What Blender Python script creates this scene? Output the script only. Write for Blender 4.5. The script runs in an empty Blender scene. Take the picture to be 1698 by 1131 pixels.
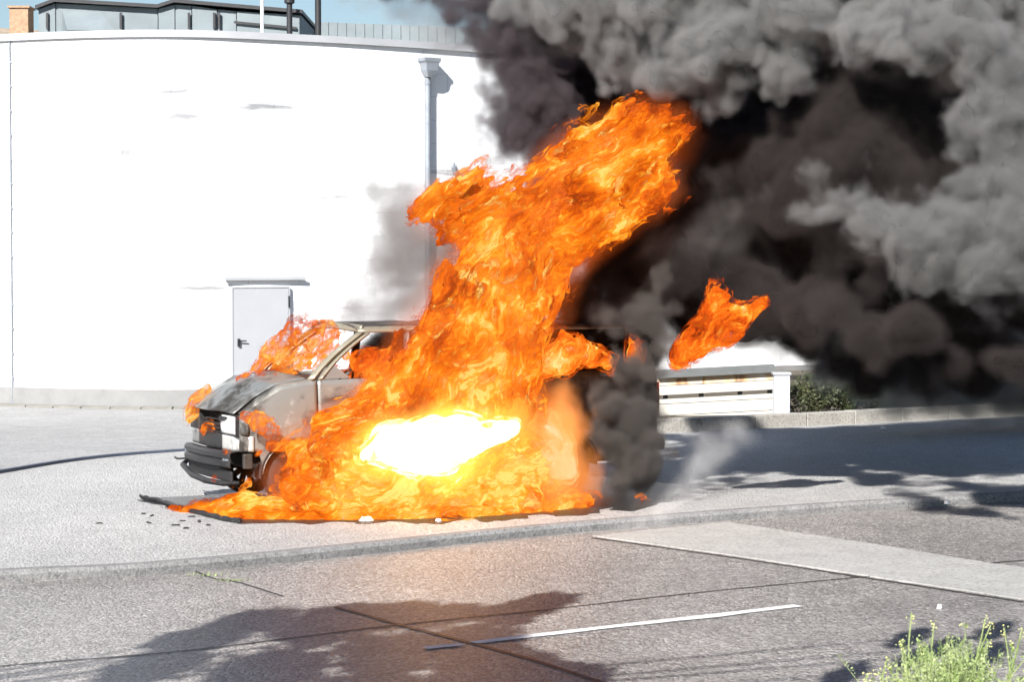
import bpy, bmesh, math, random
from mathutils import Vector, Matrix, noise as mnoise
random.seed(7)
sc = bpy.context.scene
COL = sc.collection
R = math.radians

# ---------------------------------------------------------------- camera
F = 3826.0            # focal length in pixels of the 1698 px wide photograph
CAM_H = 2.74
PITCH = math.atan(146.5 / F)
cam = bpy.data.cameras.new('camera')
cam_o = bpy.data.objects.new('camera', cam)
COL.objects.link(cam_o)
cam_o.location = (0, 0, CAM_H)
cam_o.rotation_euler = (math.pi / 2 - PITCH, 0, 0)
cam.sensor_width = 36
cam.lens = F / 1698 * 36
cam.clip_end = 900
cam.dof.use_dof = True
cam.dof.focus_distance = 25.0
cam.dof.aperture_fstop = 7.0
sc.camera = cam_o

# ---------------------------------------------------------------- sky, sun, exposure
SUN_EL, SUN_AZ = R(36), R(24)
sun_dir = Vector((-math.sin(SUN_AZ) * math.cos(SUN_EL), -math.cos(SUN_AZ) * math.cos(SUN_EL), math.sin(SUN_EL)))
world = bpy.data.worlds.new('World')
sc.world = world
world.use_nodes = True
wn = world.node_tree
sky = wn.nodes.new('ShaderNodeTexSky')
sky.sky_type = 'NISHITA'
sky.sun_disc = False
sky.sun_elevation = SUN_EL
sky.sun_rotation = math.atan2(sun_dir.x, sun_dir.y)
sky.ozone_density = 2.6
sky.dust_density = 0.5
sky.air_density = 1.0
wn.links.new(sky.outputs[0], wn.nodes['Background'].inputs[0])
wn.nodes['Background'].inputs[1].default_value = 0.05
sun = bpy.data.lights.new('sun', 'SUN')
sun.energy = 5.0
sun.angle = R(0.5)
sun.color = (1.0, 0.97, 0.93)
sun_o = bpy.data.objects.new('sun', sun)
COL.objects.link(sun_o)
sun_o.rotation_euler = sun_dir.to_track_quat('Z', 'Y').to_euler()
sc.view_settings.view_transform = 'Standard'
sc.view_settings.look = 'None'
sc.view_settings.gamma = 1
sc.view_settings.use_curve_mapping = False
sc.view_settings.exposure = 1.15
cy = sc.cycles
cy.use_denoising = True
cy.use_adaptive_sampling = True
cy.adaptive_threshold = 0.03
cy.max_bounces = 6
cy.diffuse_bounces = 2
cy.glossy_bounces = 2
cy.transparent_max_bounces = 40
cy.volume_bounces = 2
cy.volume_step_rate = 2.5
cy.sample_clamp_indirect = 4.0
cy.caustics_reflective = False
cy.caustics_refractive = False

# ---------------------------------------------------------------- helpers
def P(px, py, Y):
    """The point at depth Y seen at a pixel of the photograph."""
    dx, dy = (px - 849) / F, (565.5 - py) / F
    v = Vector((dx, math.cos(PITCH) + dy * math.sin(PITCH), -math.sin(PITCH) + dy * math.cos(PITCH)))
    return Vector((0, 0, CAM_H)) + v * (Y / v.y)

def G(px, py, z=0.0):
    """The point of the level z seen at a pixel."""
    dx, dy = (px - 849) / F, (565.5 - py) / F
    v = Vector((dx, math.cos(PITCH) + dy * math.sin(PITCH), -math.sin(PITCH) + dy * math.cos(PITCH)))
    return Vector((0, 0, CAM_H)) + v * ((z - CAM_H) / v.z)

def tag(o, label=None, cat=None, group=None, kind=None):
    if label: o['label'] = label
    if cat: o['category'] = cat
    if group: o['group'] = group
    if kind: o['kind'] = kind
    return o

def empty(name, loc=(0, 0, 0), rz=0.0):
    o = bpy.data.objects.new(name, None)
    COL.objects.link(o)
    o.location = loc
    o.rotation_euler = (0, 0, rz)
    return o

class MB:
    """collects shapes and links them as one mesh object"""
    def __init__(s):
        s.v, s.f = [], []
    def add(s, vs, fs):
        b = len(s.v)
        s.v += [tuple(p) for p in vs]
        s.f += [tuple(b + i for i in f) for f in fs]
        return s
    def box(s, lo, hi, M=None):
        vs = [Vector((x, y, z)) for x in (lo[0], hi[0]) for y in (lo[1], hi[1]) for z in (lo[2], hi[2])]
        if M is not None: vs = [M @ p for p in vs]
        return s.add(vs, [(0, 1, 3, 2), (4, 6, 7, 5), (0, 4, 5, 1), (2, 3, 7, 6), (0, 2, 6, 4), (1, 5, 7, 3)])
    def tube(s, pts, r, n=10, caps=True):
        pts = [Vector(p) for p in pts]
        rs = r if isinstance(r, (list, tuple)) else [r] * len(pts)
        vs, fs = [], []
        up = Vector((0.13, 0.27, 1)).normalized()
        for i, p in enumerate(pts):
            t = (pts[min(i + 1, len(pts) - 1)] - pts[max(i - 1, 0)]).normalized()
            a = t.cross(up)
            if a.length < 1e-3: a = t.cross(Vector((1, 0, 0)))
            a.normalize()
            b = t.cross(a)
            for k in range(n):
                an = 2 * math.pi * k / n
                vs.append(p + (a * math.cos(an) + b * math.sin(an)) * rs[i])
        for i in range(len(pts) - 1):
            for k in range(n):
                fs.append((i * n + k, i * n + (k + 1) % n, (i + 1) * n + (k + 1) % n, (i + 1) * n + k))
        if caps:
            fs.append(tuple(range(n - 1, -1, -1)))
            fs.append(tuple((len(pts) - 1) * n + k for k in range(n)))
        return s.add(vs, fs)
    def grid(s, fn, nu, nv):
        vs = [fn(i / nu, j / nv) for i in range(nu + 1) for j in range(nv + 1)]
        fs = [(i * (nv + 1) + j, (i + 1) * (nv + 1) + j, (i + 1) * (nv + 1) + j + 1, i * (nv + 1) + j + 1) for i in range(nu) for j in range(nv)]
        return s.add(vs, fs)
    def lathe(s, prof, M, n=40):
        """prof: (radius, axial) pairs, closed loop; axis is local y through M"""
        vs, fs = [], []
        m = len(prof)
        for k in range(n):
            an = 2 * math.pi * k / n
            for r, y in prof:
                vs.append(M @ Vector((r * math.cos(an), y, r * math.sin(an))))
        for k in range(n):
            for i in range(m):
                fs.append((k * m + i, k * m + (i + 1) % m, ((k + 1) % n) * m + (i + 1) % m, ((k + 1) % n) * m + i))
        return s.add(vs, fs)
    def prism(s, poly, z0, z1):
        n = len(poly)
        vs = [(p[0], p[1], z0) for p in poly] + [(p[0], p[1], z1) for p in poly]
        fs = [tuple(range(n - 1, -1, -1)), tuple(range(n, 2 * n))] + [(i, (i + 1) % n, n + (i + 1) % n, n + i) for i in range(n)]
        return s.add(vs, fs)
    def build(s, name, m, parent=None, smooth=False, bevel=0, solid=0):
        me = bpy.data.meshes.new(name)
        me.from_pydata(s.v, [], s.f)
        me.validate()
        bm = bmesh.new()
        bm.from_mesh(me)
        bmesh.ops.recalc_face_normals(bm, faces=bm.faces)
        bm.to_mesh(me)
        bm.free()
        me.materials.append(m)
        o = bpy.data.objects.new(name, me)
        COL.objects.link(o)
        o.parent = parent
        if smooth:
            for p in me.polygons: p.use_smooth = True
            try: me.set_sharp_from_angle(angle=R(38))
            except Exception: pass
        if solid:
            md = o.modifiers.new('solid', 'SOLIDIFY'); md.thickness = solid; md.offset = 0
        if bevel:
            md = o.modifiers.new('bevel', 'BEVEL'); md.width = bevel; md.segments = 2; md.limit_method = 'ANGLE'
        return o

# ---------------------------------------------------------------- materials
class Mat:
    def __init__(s, name, rough=0.8, metal=0.0, spec=0.5):
        s.m = bpy.data.materials.new(name)
        s.m.use_nodes = True
        s.t = s.m.node_tree
        s.b = s.t.nodes['Principled BSDF']
        s.b.inputs['Roughness'].default_value = rough
        s.b.inputs['Metallic'].default_value = metal
        s.b.inputs['Specular IOR Level'].default_value = spec
        s.pos = s.t.nodes.new('ShaderNodeTexCoord').outputs['Object']
    def put(s, inp, v):
        if isinstance(v, bpy.types.NodeSocket): s.t.links.new(v, inp)
        else: inp.default_value = v
    def noise(s, scale, detail=4, rough=0.55, vec=None, stretch=None, col=False, dist=0.0):
        n = s.t.nodes.new('ShaderNodeTexNoise')
        vec = vec or s.pos
        if stretch:
            mp = s.t.nodes.new('ShaderNodeMapping'); s.put(mp.inputs[0], vec); mp.inputs['Scale'].default_value = stretch
            vec = mp.outputs[0]
        s.put(n.inputs['Vector'], vec)
        n.inputs['Scale'].default_value = scale; n.inputs['Detail'].default_value = detail; n.inputs['Roughness'].default_value = rough
        n.inputs['Distortion'].default_value = dist
        return n.outputs[1 if col else 0]
    def vor(s, scale, out='Distance', feature='F1'):
        n = s.t.nodes.new('ShaderNodeTexVoronoi'); n.feature = feature
        s.put(n.inputs['Vector'], s.pos); n.inputs['Scale'].default_value = scale
        return n.outputs[out]
    def ramp(s, fac, stops, interp='LINEAR'):
        n = s.t.nodes.new('ShaderNodeValToRGB'); s.put(n.inputs[0], fac)
        e = n.color_ramp.elements
        n.color_ramp.interpolation = interp
        while len(e) < len(stops): e.new(0.5)
        for k, (p, c) in enumerate(stops):
            e[k].position = p
            e[k].color = (c, c, c, 1) if not isinstance(c, tuple) else (*c[:3], 1)
        return n.outputs[0]
    def math(s, op, a, b=0.0, c=0.0):
        n = s.t.nodes.new('ShaderNodeMath'); n.operation = op
        for i, v in enumerate((a, b, c)): s.put(n.inputs[i], v)
        return n.outputs[0]
    def vmath(s, op, a, b=(0, 0, 0)):
        n = s.t.nodes.new('ShaderNodeVectorMath'); n.operation = op
        s.put(n.inputs[0], a)
        if op == 'SCALE': s.put(n.inputs['Scale'], b)
        else: s.put(n.inputs[1], b)
        return n.outputs[0]
    def mix(s, fac, a, b, blend='MIX'):
        n = s.t.nodes.new('ShaderNodeMix'); n.data_type = 'RGBA'; n.blend_type = blend
        s.put(n.inputs[0], fac)
        for i, c in ((6, a), (7, b)):
            s.put(n.inputs[i], (*c[:3], 1) if isinstance(c, tuple) else c)
        return n.outputs[2]
    def color(s, c):
        s.put(s.b.inputs['Base Color'], (*c[:3], 1) if isinstance(c, tuple) else c); return s
    def bump(s, h, dist=0.01, strength=1.0):
        n = s.t.nodes.new('ShaderNodeBump'); n.inputs['Strength'].default_value = strength; n.inputs['Distance'].default_value = dist
        s.put(n.inputs['Height'], h); s.t.links.new(n.outputs[0], s.b.inputs['Normal']); return s

def plain(name, c, rough=0.7, metal=0.0, var=0.25, scale=6.0, bump=0.002, spec=0.5):
    m = Mat(name, rough, metal, spec)
    d = tuple(x * (1 - var) for x in c)
    m.color(m.mix(m.ramp(m.noise(scale, 6, 0.6), [(0.3, 0.0), (0.7, 1.0)]), d, c))
    if bump: m.bump(m.noise(scale * 8, 4), bump)
    return m.m

def aggregate(name, dark, light, stone, size=70.0, bump=0.006, patch=0.3, rough=0.62, spec=0.5, tint=None):
    """worn asphalt or exposed-aggregate paving: stones of many tones in a binder"""
    m = Mat(name, rough, 0, spec)
    v = m.vor(size)
    cell = m.vor(size, 'Color')
    tone = m.ramp(cell, [(0.0, dark), (0.55, light), (1.0, stone)])
    big = m.ramp(m.noise(0.35, 5, 0.6), [(0.3, 1 - patch), (0.7, 1.0)])
    mid = m.ramp(m.noise(3.2, 6, 0.7, stretch=(1, 1, 1)), [(0.3, 0.8), (0.62, 1.0)])
    pits = m.ramp(m.noise(24, 5, 0.75), [(0.36, 0.55), (0.50, 1.0)])
    c = m.mix(1.0, tone, big, 'MULTIPLY')
    c = m.mix(1.0, c, mid, 'MULTIPLY')
    c = m.mix(1.0, c, pits, 'MULTIPLY')
    if tint: c = m.mix(1.0, c, tint, 'MULTIPLY')
    m.color(c)
    h = m.math('ADD', m.math('MULTIPLY', v, -0.8), m.math('MULTIPLY', m.noise(22, 5, 0.7), 1.3))
    m.bump(h, bump)
    return m.m

M_ROAD = aggregate('road_asphalt', (0.19, 0.175, 0.163), (0.34, 0.318, 0.300), (0.60, 0.565, 0.54), 36, 0.024, 0.30, 0.42, 0.5)
M_APRON = aggregate('apron_paving', (0.37, 0.362, 0.350), (0.47, 0.462, 0.45), (0.62, 0.61, 0.60), 38, 0.02, 0.16, 0.6)
M_YARD = aggregate('yard_asphalt', (0.28, 0.278, 0.275), (0.33, 0.328, 0.325), (0.37, 0.368, 0.365), 50, 0.004, 0.22, 0.75)
M_KERB = aggregate('kerb_concrete', (0.19, 0.187, 0.185), (0.26, 0.255, 0.25), (0.33, 0.325, 0.32), 60, 0.005, 0.3, 0.8)
M_KERB2 = aggregate('planter_kerb_concrete', (0.36, 0.34, 0.31), (0.42, 0.40, 0.36), (0.48, 0.46, 0.42), 60, 0.004, 0.2, 0.8)
M_SLAB = aggregate('slab_concrete', (0.34, 0.335, 0.315), (0.39, 0.38, 0.36), (0.43, 0.42, 0.40), 90, 0.002, 0.12, 0.75)
M_PAINT_LINE = plain('road_paint', (0.72, 0.70, 0.68), 0.6, var=0.25, scale=14)
M_TAR = plain('joint_tar', (0.035, 0.033, 0.032), 0.5)
M_SOIL = plain('soil', (0.10, 0.08, 0.055), 0.95, scale=10, bump=0.02)

# white rendered wall: faint block joints and washed stains
mw = Mat('white_render', 0.85)
stn = mw.noise(2.4, 6, 0.65, stretch=(0.45, 0.45, 3.0))
sep = mw.t.nodes.new('ShaderNodeSeparateXYZ'); mw.put(sep.inputs[0], mw.pos)
st = None
# washed patches on the render: metres along the wall and up from its foot, half sizes
for cx, cz, hx, hz in ((-1.05, 5.80, 0.75, 0.10), (0.60, 5.52, 1.0, 0.09), (-0.95, 5.32, 0.85, 0.09), (-2.6, 5.96, 0.6, 0.10), (-1.75, 6.25, 0.45, 0.07), (-1.75, 4.75, 0.16, 0.40), (1.4, 3.9, 1.2, 0.07), (-0.3, 2.2, 0.9, 0.08), (4.2, 4.4, 0.6, 0.08)):
    dx = mw.math('MULTIPLY', mw.math('SUBTRACT', sep.outputs[0], cx), 1 / hx)
    dz = mw.math('MULTIPLY', mw.math('SUBTRACT', sep.outputs[2], cz), 1 / hz)
    d2 = mw.math('ADD', mw.math('MULTIPLY', dx, dx), mw.math('MULTIPLY', dz, dz))
    e = mw.math('MAXIMUM', mw.math('SUBTRACT', 1.0, d2), 0.0)
    st = e if st is None else mw.math('MAXIMUM', st, e)
st = mw.math('MULTIPLY', mw.ramp(st, [(0.0, 0.0), (0.7, 1.0)]), mw.ramp(stn, [(0.36, 0.0), (0.60, 1.0)]))
br = mw.t.nodes.new('ShaderNodeTexBrick')
mp = mw.t.nodes.new('ShaderNodeMapping'); mw.put(mp.inputs[0], mw.pos); mp.inputs['Rotation'].default_value = (R(90), 0, 0)
mw.put(br.inputs[0], mp.outputs[0]); br.inputs['Scale'].default_value = 1.0
br.inputs['Brick Width'].default_value = 0.9; br.inputs['Row Height'].default_value = 0.45; br.inputs['Mortar Size'].default_value = 0.008
br.inputs['Color1'].default_value = br.inputs['Color2'].default_value = (1, 1, 1, 1); br.inputs['Mortar'].default_value = (0.80, 0.80, 0.81, 1)
mw.color(mw.mix(1.0, mw.mix(mw.math('MULTIPLY', st, 0.95), (0.78, 0.78, 0.78), (0.24, 0.245, 0.255)), br.outputs[0], 'MULTIPLY'))
mw.bump(mw.noise(40, 4), 0.002)
M_WALL = mw.m
M_PLINTH = plain('plinth_render', (0.25, 0.25, 0.247), 0.85, var=0.2, scale=3)
M_STRIP = plain('base_strip_concrete', (0.25, 0.24, 0.215), 0.85, var=0.3, scale=3)
M_COPING = plain('coping_metal', (0.42, 0.43, 0.45), 0.5, var=0.12, scale=2)
M_DOOR = plain('painted_door', (0.40, 0.41, 0.43), 0.5, var=0.06, scale=2)
M_GALV = plain('galvanised_steel', (0.30, 0.33, 0.37), 0.55, 0.3, var=0.3, scale=5)
M_HOUSING = plain('housing_sheet', (0.20, 0.235, 0.25), 0.75, 0.0, var=0.25, scale=1.5)
M_DARKMETAL = plain('dark_metal', (0.035, 0.035, 0.038), 0.5, 0.3)
M_WHITEPOLE = plain('white_pole_paint', (0.75, 0.75, 0.75), 0.5, var=0.05)
M_BRICK = plain('chimney_brick', (0.42, 0.27, 0.17), 0.9, var=0.4, scale=12)
M_ROOFTILE = plain('old_roof', (0.40, 0.32, 0.24), 0.9, var=0.6, scale=3)
M_BOARD = plain('pale_board', (0.50, 0.48, 0.43), 0.7, var=0.12, scale=3)
mb = Mat('weathered_top_board', 0.8)
mb.color(mb.ramp(mb.noise(1.6, 3, 0.5, stretch=(1.6, 1.6, 0.2)), [(0.38, (0.62, 0.58, 0.50)), (0.50, (0.62, 0.42, 0.24)), (0.56, (0.30, 0.16, 0.08)), (0.60, (0.60, 0.50, 0.38))]))
M_TOPBOARD = mb.m
M_RAIL = plain('grey_rail', (0.13, 0.14, 0.14), 0.7, var=0.2)
M_POST = plain('pale_blue_post', (0.50, 0.52, 0.57), 0.6, var=0.08)
M_BARK = plain('bark', (0.10, 0.075, 0.05), 0.95, scale=9, bump=0.01)

def leafmat(name, c, c2):
    m = Mat(name, 0.6)
    n = m.noise(5, 4)
    m.color(m.mix(m.ramp(n, [(0.35, 0.0), (0.65, 1.0)]), c, c2))
    m.b.inputs['Subsurface Weight'].default_value = 0
    tr = m.t.nodes.new('ShaderNodeBsdfTranslucent')
    tr.inputs[0].default_value = (*c2, 1)
    mx = m.t.nodes.new('ShaderNodeMixShader'); mx.inputs[0].default_value = 0.25
    out = m.t.nodes['Material Output']
    m.t.links.new(m.b.outputs[0], mx.inputs[1]); m.t.links.new(tr.outputs[0], mx.inputs[2]); m.t.links.new(mx.outputs[0], out.inputs[0])
    return m.m
M_LEAF_DARK = leafmat('dark_foliage', (0.025, 0.04, 0.015), (0.06, 0.08, 0.03))
M_LEAF_SHRUB = leafmat('shrub_foliage', (0.035, 0.05, 0.02), (0.12, 0.13, 0.06))
M_LEAF_WEED = leafmat('weed_foliage', (0.20, 0.29, 0.07), (0.46, 0.52, 0.26))
M_FLOWER = plain('weed_blossom', (0.72, 0.72, 0.28), 0.7)
M_LEAF_TREE = leafmat('tree_foliage', (0.05, 0.09, 0.02), (0.09, 0.14, 0.04))
M_CHAR = plain('charred_plastic', (0.018, 0.017, 0.017), 0.45, var=0.5, scale=20, bump=0.01)
M_SCRAP = plain('white_scrap', (0.80, 0.80, 0.80), 0.7, var=0.1)

# burnt silver paint: grey where clean, black soot and pale ash in patches
def paintmat(name, base, soot_at, ash=0.25):
    m = Mat(name, 0.42, 0.45)
    n1 = m.noise(2.2, 6, 0.62, dist=0.6)
    n2 = m.noise(7.0, 6, 0.65)
    soot = m.ramp(n1, [(soot_at, 0.0), (soot_at + 0.16, 1.0)])
    flake = m.ramp(n2, [(0.58, 0.0), (0.74, 1.0)])
    c = m.mix(m.math('MULTIPLY', flake, ash), base, (0.62, 0.60, 0.56))
    c = m.mix(soot, c, (0.045, 0.042, 0.038))
    rust = m.ramp(m.noise(11, 5, 0.7), [(0.58, 0.0), (0.66, 1.0)])
    c = m.mix(m.math('MULTIPLY', rust, 0.12), c, (0.20, 0.12, 0.07))
    m.color(c)
    m.put(m.b.inputs['Roughness'], m.ramp(n1, [(soot_at, 0.38), (soot_at + 0.2, 0.85)]))
    m.bump(m.noise(30, 4), 0.002)
    return m.m
M_BODY = paintmat('scorched_silver_paint', (0.27, 0.262, 0.238), 0.465, 0.45)
M_HOOD = paintmat('scorched_bonnet_paint', (0.23, 0.235, 0.225), 0.47)
M_PILLAR = paintmat('burnt_pillar_paint', (0.30, 0.27, 0.20), 0.50, 0.4)
M_BURNT = paintmat('blackened_paint', (0.10, 0.09, 0.08), 0.42, 0.2)
M_LAMP = plain('ash_white_lamp', (0.72, 0.72, 0.70), 0.35, var=0.35, scale=18)
M_PANEL_ASH = paintmat('blistered_pale_panel', (0.58, 0.57, 0.54), 0.56, 0.6)
M_TYRE = plain('scorched_rubber', (0.022, 0.021, 0.021), 0.8, var=0.4, scale=30, bump=0.004)
M_RIM = plain('sooty_rim', (0.10, 0.09, 0.08), 0.5, 0.5, var=0.5, scale=14)
M_INSIDE = plain('burnt_interior', (0.025, 0.020, 0.018), 0.9, var=0.4)
M_GLASS_LENS = plain('smoked_red_lens', (0.25, 0.03, 0.02), 0.3)

# ---------------------------------------------------------------- ground
def sheet(name, poly, z, m, label, t=0.0, cat=None):
    b = MB()
    if t: b.prism(poly, z - t, z)
    else: b.add([(p[0], p[1], z) for p in poly], [tuple(range(len(poly)))])
    o = b.build(name, m)
    tag(o, label, cat, kind='structure')
    return o

ROADZ = -0.10
b = MB()
b.grid(lambda u, v: (-300 + 600 * u, -80 + 700 * v, ROADZ), 6, 6)
tag(b.build('road', M_ROAD), 'rough pale grey asphalt road running across in front of the burning van', kind='structure')

# front kerb line (foot of its face), near to far
def smooth_poly(pts, n=6):
    out = []
    for i in range(len(pts) - 1):
        p0, p1, p2, p3 = pts[max(i - 1, 0)], pts[i], pts[i + 1], pts[min(i + 2, len(pts) - 1)]
        for k in range(n):
            t = k / n
            out.append(0.5 * ((2 * p1) + (p2 - p0) * t + (2 * p0 - 5 * p1 + 4 * p2 - p3) * t * t + (3 * p1 - p0 - 3 * p2 + p3) * t ** 3))
    out.append(pts[-1])
    return out
kerb_px = [(-500, 1000), (0, 967), (212, 957), (424, 939), (636, 917), (860, 893), (1100, 872), (1350, 853), (1698, 832), (2200, 806)]
kerb = smooth_poly([G(x, y, ROADZ) for x, y in kerb_px])
kerb = [Vector((kerb[0].x - 12, kerb[0].y - 8.0, ROADZ))] + kerb + [Vector((kerb[-1].x + 25, kerb[-1].y + 9.0, ROADZ))]
def offset(line, d):
    out = []
    for i, p in enumerate(line):
        t = (line[min(i + 1, len(line) - 1)] - line[max(i - 1, 0)]).normalized()
        out.append(p + Vector((-t.y, t.x, 0)) * d)
    return out
kin = offset(kerb, 0.14)
b = MB()
nk = len(kerb)
top = offset(kerb, 0.03)
vs = [(p.x, p.y, ROADZ - 0.1) for p in kerb] + [(p.x, p.y, -0.035) for p in kerb] + [(p.x, p.y, 0.0) for p in top] + [(p.x, p.y, 0.004) for p in kin] + [(p.x, p.y, -0.2) for p in kin]
fs = [(r * nk + i, r * nk + i + 1, (r + 1) * nk + i + 1, (r + 1) * nk + i) for r in range(4) for i in range(nk - 1)]
b.add(vs, fs)
tag(b.build('kerb', M_KERB, smooth=True), 'low grey concrete kerb between the road and the pale paved apron', kind='structure')

# back edge of the raised apron: curve by the yard, then the planter kerb
back_px = [(-600, 905), (-260, 834), (0, 786), (150, 762), (300, 749), (520, 738), (800, 726), (1110, 717)]
back = smooth_poly([G(x, y, 0) for x, y in back_px], 8)
pk_px = [(1110, 717), (1310, 708), (1500, 698), (1698, 689), (2000, 676)]
pk = smooth_poly([G(x, y, 0) for x, y in pk_px], 5)
pk.append(pk[-1] + Vector((14, 3.0, 0)))
apron_poly = kin + [p for p in reversed(pk)] + [p for p in reversed(back[:-1])] + [Vector((back[0].x - 10, back[0].y - 10, 0))]
b = MB()
n = len(apron_poly)
b.prism(apron_poly, -0.11, 0.0)
apron = tag(b.build('pavement', M_APRON), 'pale rough paved apron the burning van stands on', kind='structure')
bm = bmesh.new(); bm.from_mesh(apron.data); bmesh.ops.triangulate(bm, faces=[f for f in bm.faces if len(f.verts) > 4]); bm.to_mesh(apron.data); bm.free()

# smooth yard behind the apron
yard = [(-60, 18), (-22, 20)] + [(p.x, p.y - 0.02) for p in back] + [(back[-1].x, 36.6), (back[-1].x + 0.5, 60), (-60, 60)]
sheet('yard', yard, ROADZ + 0.004, M_YARD, 'smooth grey asphalt yard between the apron and the white building')

eb = [p for p in back if p.x < 1.0]  # shade line along the apron's back edge, built as a raised dark blue strip
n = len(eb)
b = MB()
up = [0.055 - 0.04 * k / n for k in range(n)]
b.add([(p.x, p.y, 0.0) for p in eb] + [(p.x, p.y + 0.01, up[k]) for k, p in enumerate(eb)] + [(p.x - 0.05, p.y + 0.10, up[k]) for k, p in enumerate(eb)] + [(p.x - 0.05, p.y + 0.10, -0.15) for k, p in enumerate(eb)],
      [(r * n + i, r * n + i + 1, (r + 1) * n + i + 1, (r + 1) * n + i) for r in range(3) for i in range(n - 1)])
tag(b.build('edge_shade', plain('edge_shade_blue', (0.07, 0.085, 0.12), 0.6, var=0.3)), 'thin dark blue grey strip imitating the shadow line curving between the apron and the yard', kind='structure')

# concrete strip crossing the road, slab by slab
drv = tag(empty('concrete_strip', (0, 0, 0)), 'pale concrete slab strip crossing the road right of the van', kind='structure')
near = [(982, 890), (1212, 922), (1440, 957), (1700, 996), (1990, 1042)]
far = [(1205, 867), (1425, 900), (1632, 934), (1880, 968), (2150, 1010)]
for i in range(4):
    q = [G(*near[i], ROADZ), G(*near[i + 1], ROADZ), G(*far[i + 1], ROADZ), G(*far[i], ROADZ)]
    c = sum(q, Vector()) / 4
    q = [c + (p - c) * 0.994 for p in q]
    MB().prism(q, ROADZ - 0.05, ROADZ + 0.010 + 0.002 * (i % 2)).build('slab', M_SLAB, drv, bevel=0.004)
q = [G(x, y, ROADZ) for x, y in ((1460, 952), (1640, 935), (1900, 925), (1990, 960), (1700, 975))]

def strip(name, pts, w, z, m, label, kind='structure'):
    pts = smooth_poly(pts, 8)
    a, c = offset(pts, w / 2), offset(pts, -w / 2)
    for k in range(len(pts)):
        j = 0.22 * w * mnoise.noise(pts[k] * 3.1)
        a[k] += Vector((j, j, 0)); c[k] += Vector((j, -j, 0))
    b = MB()
    n = len(pts)
    b.add([(p.x, p.y, z) for p in a] + [(p.x, p.y, z) for p in c], [(i, i + 1, n + i + 1, n + i) for i in range(n - 1)])
    return tag(b.build(name, m), label, kind=kind)
g = lambda l: [G(x, y, ROADZ) for x, y in l]
strip('road_joint', g([(-300, 1133), (0, 1106), (318, 1079), (662, 1037), (900, 1013), (1065, 994), (1225, 977), (1440, 957)]), 0.035, ROADZ + 0.004, M_TAR, 'dark tarred lengthwise joint running along the road lane')
strip('road_joint', g([(556, 1008), (610, 1022), (668, 1039), (853, 1087), (1050, 1150)]), 0.05, ROADZ + 0.005, M_TAR, 'dark tarred joint crossing the road under the tree shadow')
strip('road_joint', g([(1640, 935), (1760, 925), (2000, 905)]), 0.04, ROADZ + 0.004, M_TAR, 'dark joint running right from the corner of the concrete strip')
strip('road_joint', g([(982, 893), (1212, 925), (1440, 960), (1700, 1000)]), 0.05, ROADZ + 0.004, M_TAR, 'dark open joint along the near edge of the concrete strip')
strip('road_marking', g([(704, 1077), (768, 1070.5)]), 0.10, ROADZ + 0.008, M_PAINT_LINE, 'short white lane dash left of the tarred joint')
strip('road_marking', g([(786, 1068), (1000, 1043), (1180, 1023), (1325, 1006)]), 0.12, ROADZ + 0.008, M_PAINT_LINE, 'long white lane line right of the tarred joint')

# ---------------------------------------------------------------- white building
def wall_line():
    pts = [(-30, 54), (-20, 48.5), (-13, 44.8), (-9.54, 43.0), (-7.73, 42.3), (-6.4, 42.1), (-5.3, 42.3), (-3.93, 43.0), (-2.62, 43.8), (-0.82, 45.2), (1.5, 47.3), (5, 50.5), (12, 53), (30, 55)]
    return smooth_poly([Vector((x, y, 0)) for x, y in pts], 10)
WL = wall_line()
def along(line, x):
    for i in range(len(line) - 1):
        a, c = line[i], line[i + 1]
        if a.x <= x <= c.x:
            t = (x - a.x) / (c.x - a.x)
            tan = (c - a).normalized()
            return a + (c - a) * t, tan, Vector((tan.y, -tan.x, 0))
WALL_TOP = CAM_H + 3.92
bld = tag(empty('white_building', (WL[60].x, WL[60].y, ROADZ)), 'big white rendered building with a curved front wall behind the van', 'building')
inv = Matrix.Translation(-bld.location)
def wall_band(name, m, z0, z1, front, back_, parent=bld, x0=-99, x1=99):
    a, c = offset(WL, -front), offset(WL, back_)
    idx = [i for i in range(len(WL)) if x0 <= WL[i].x <= x1]
    n = len(idx)
    vs = []
    for line, z in ((a, z0), (a, z1), (c, z1), (c, z0)):
        vs += [inv @ Vector((line[i].x, line[i].y, z)) for i in idx]
    fs = [(r * n + i, r * n + i + 1, ((r + 1) % 4) * n + i + 1, ((r + 1) % 4) * n + i) for r in range(4) for i in range(n - 1)]
    return MB().add(vs, fs).build(name, m, parent, smooth=True)
wall_band('wall', M_WALL, ROADZ, WALL_TOP, 0.0, 0.35)
wall_band('coping', M_COPING, WALL_TOP, WALL_TOP + 0.13, 0.06, 0.40)
wall_band('plinth', M_PLINTH, ROADZ, ROADZ + 0.34, 0.035, 0.0)
# roof deck
b = MB()
b.add([inv @ Vector((p.x, p.y + 0.3, WALL_TOP - 0.15)) for p in WL] + [inv @ Vector((x, 75, WALL_TOP - 0.15)) for x in (30, -30)], [tuple(range(len(WL) + 2))])
b.build('roof', M_HOUSING, bld)
# strip of paving stones along the wall's foot
for k in range(26):
    x = -12.4 + k * 0.52
    (p, t, nn), (p2, _, n2) = along(WL, x), along(WL, x + 0.50)
    q = [inv @ (p + nn * 0.05), inv @ (p2 + n2 * 0.05), inv @ (p2 + n2 * 0.42), inv @ (p + nn * 0.42)]
    vz = 0.035
    MB().prism(q, 0.0, vz).build('paving_stone', M_STRIP, bld)
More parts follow.
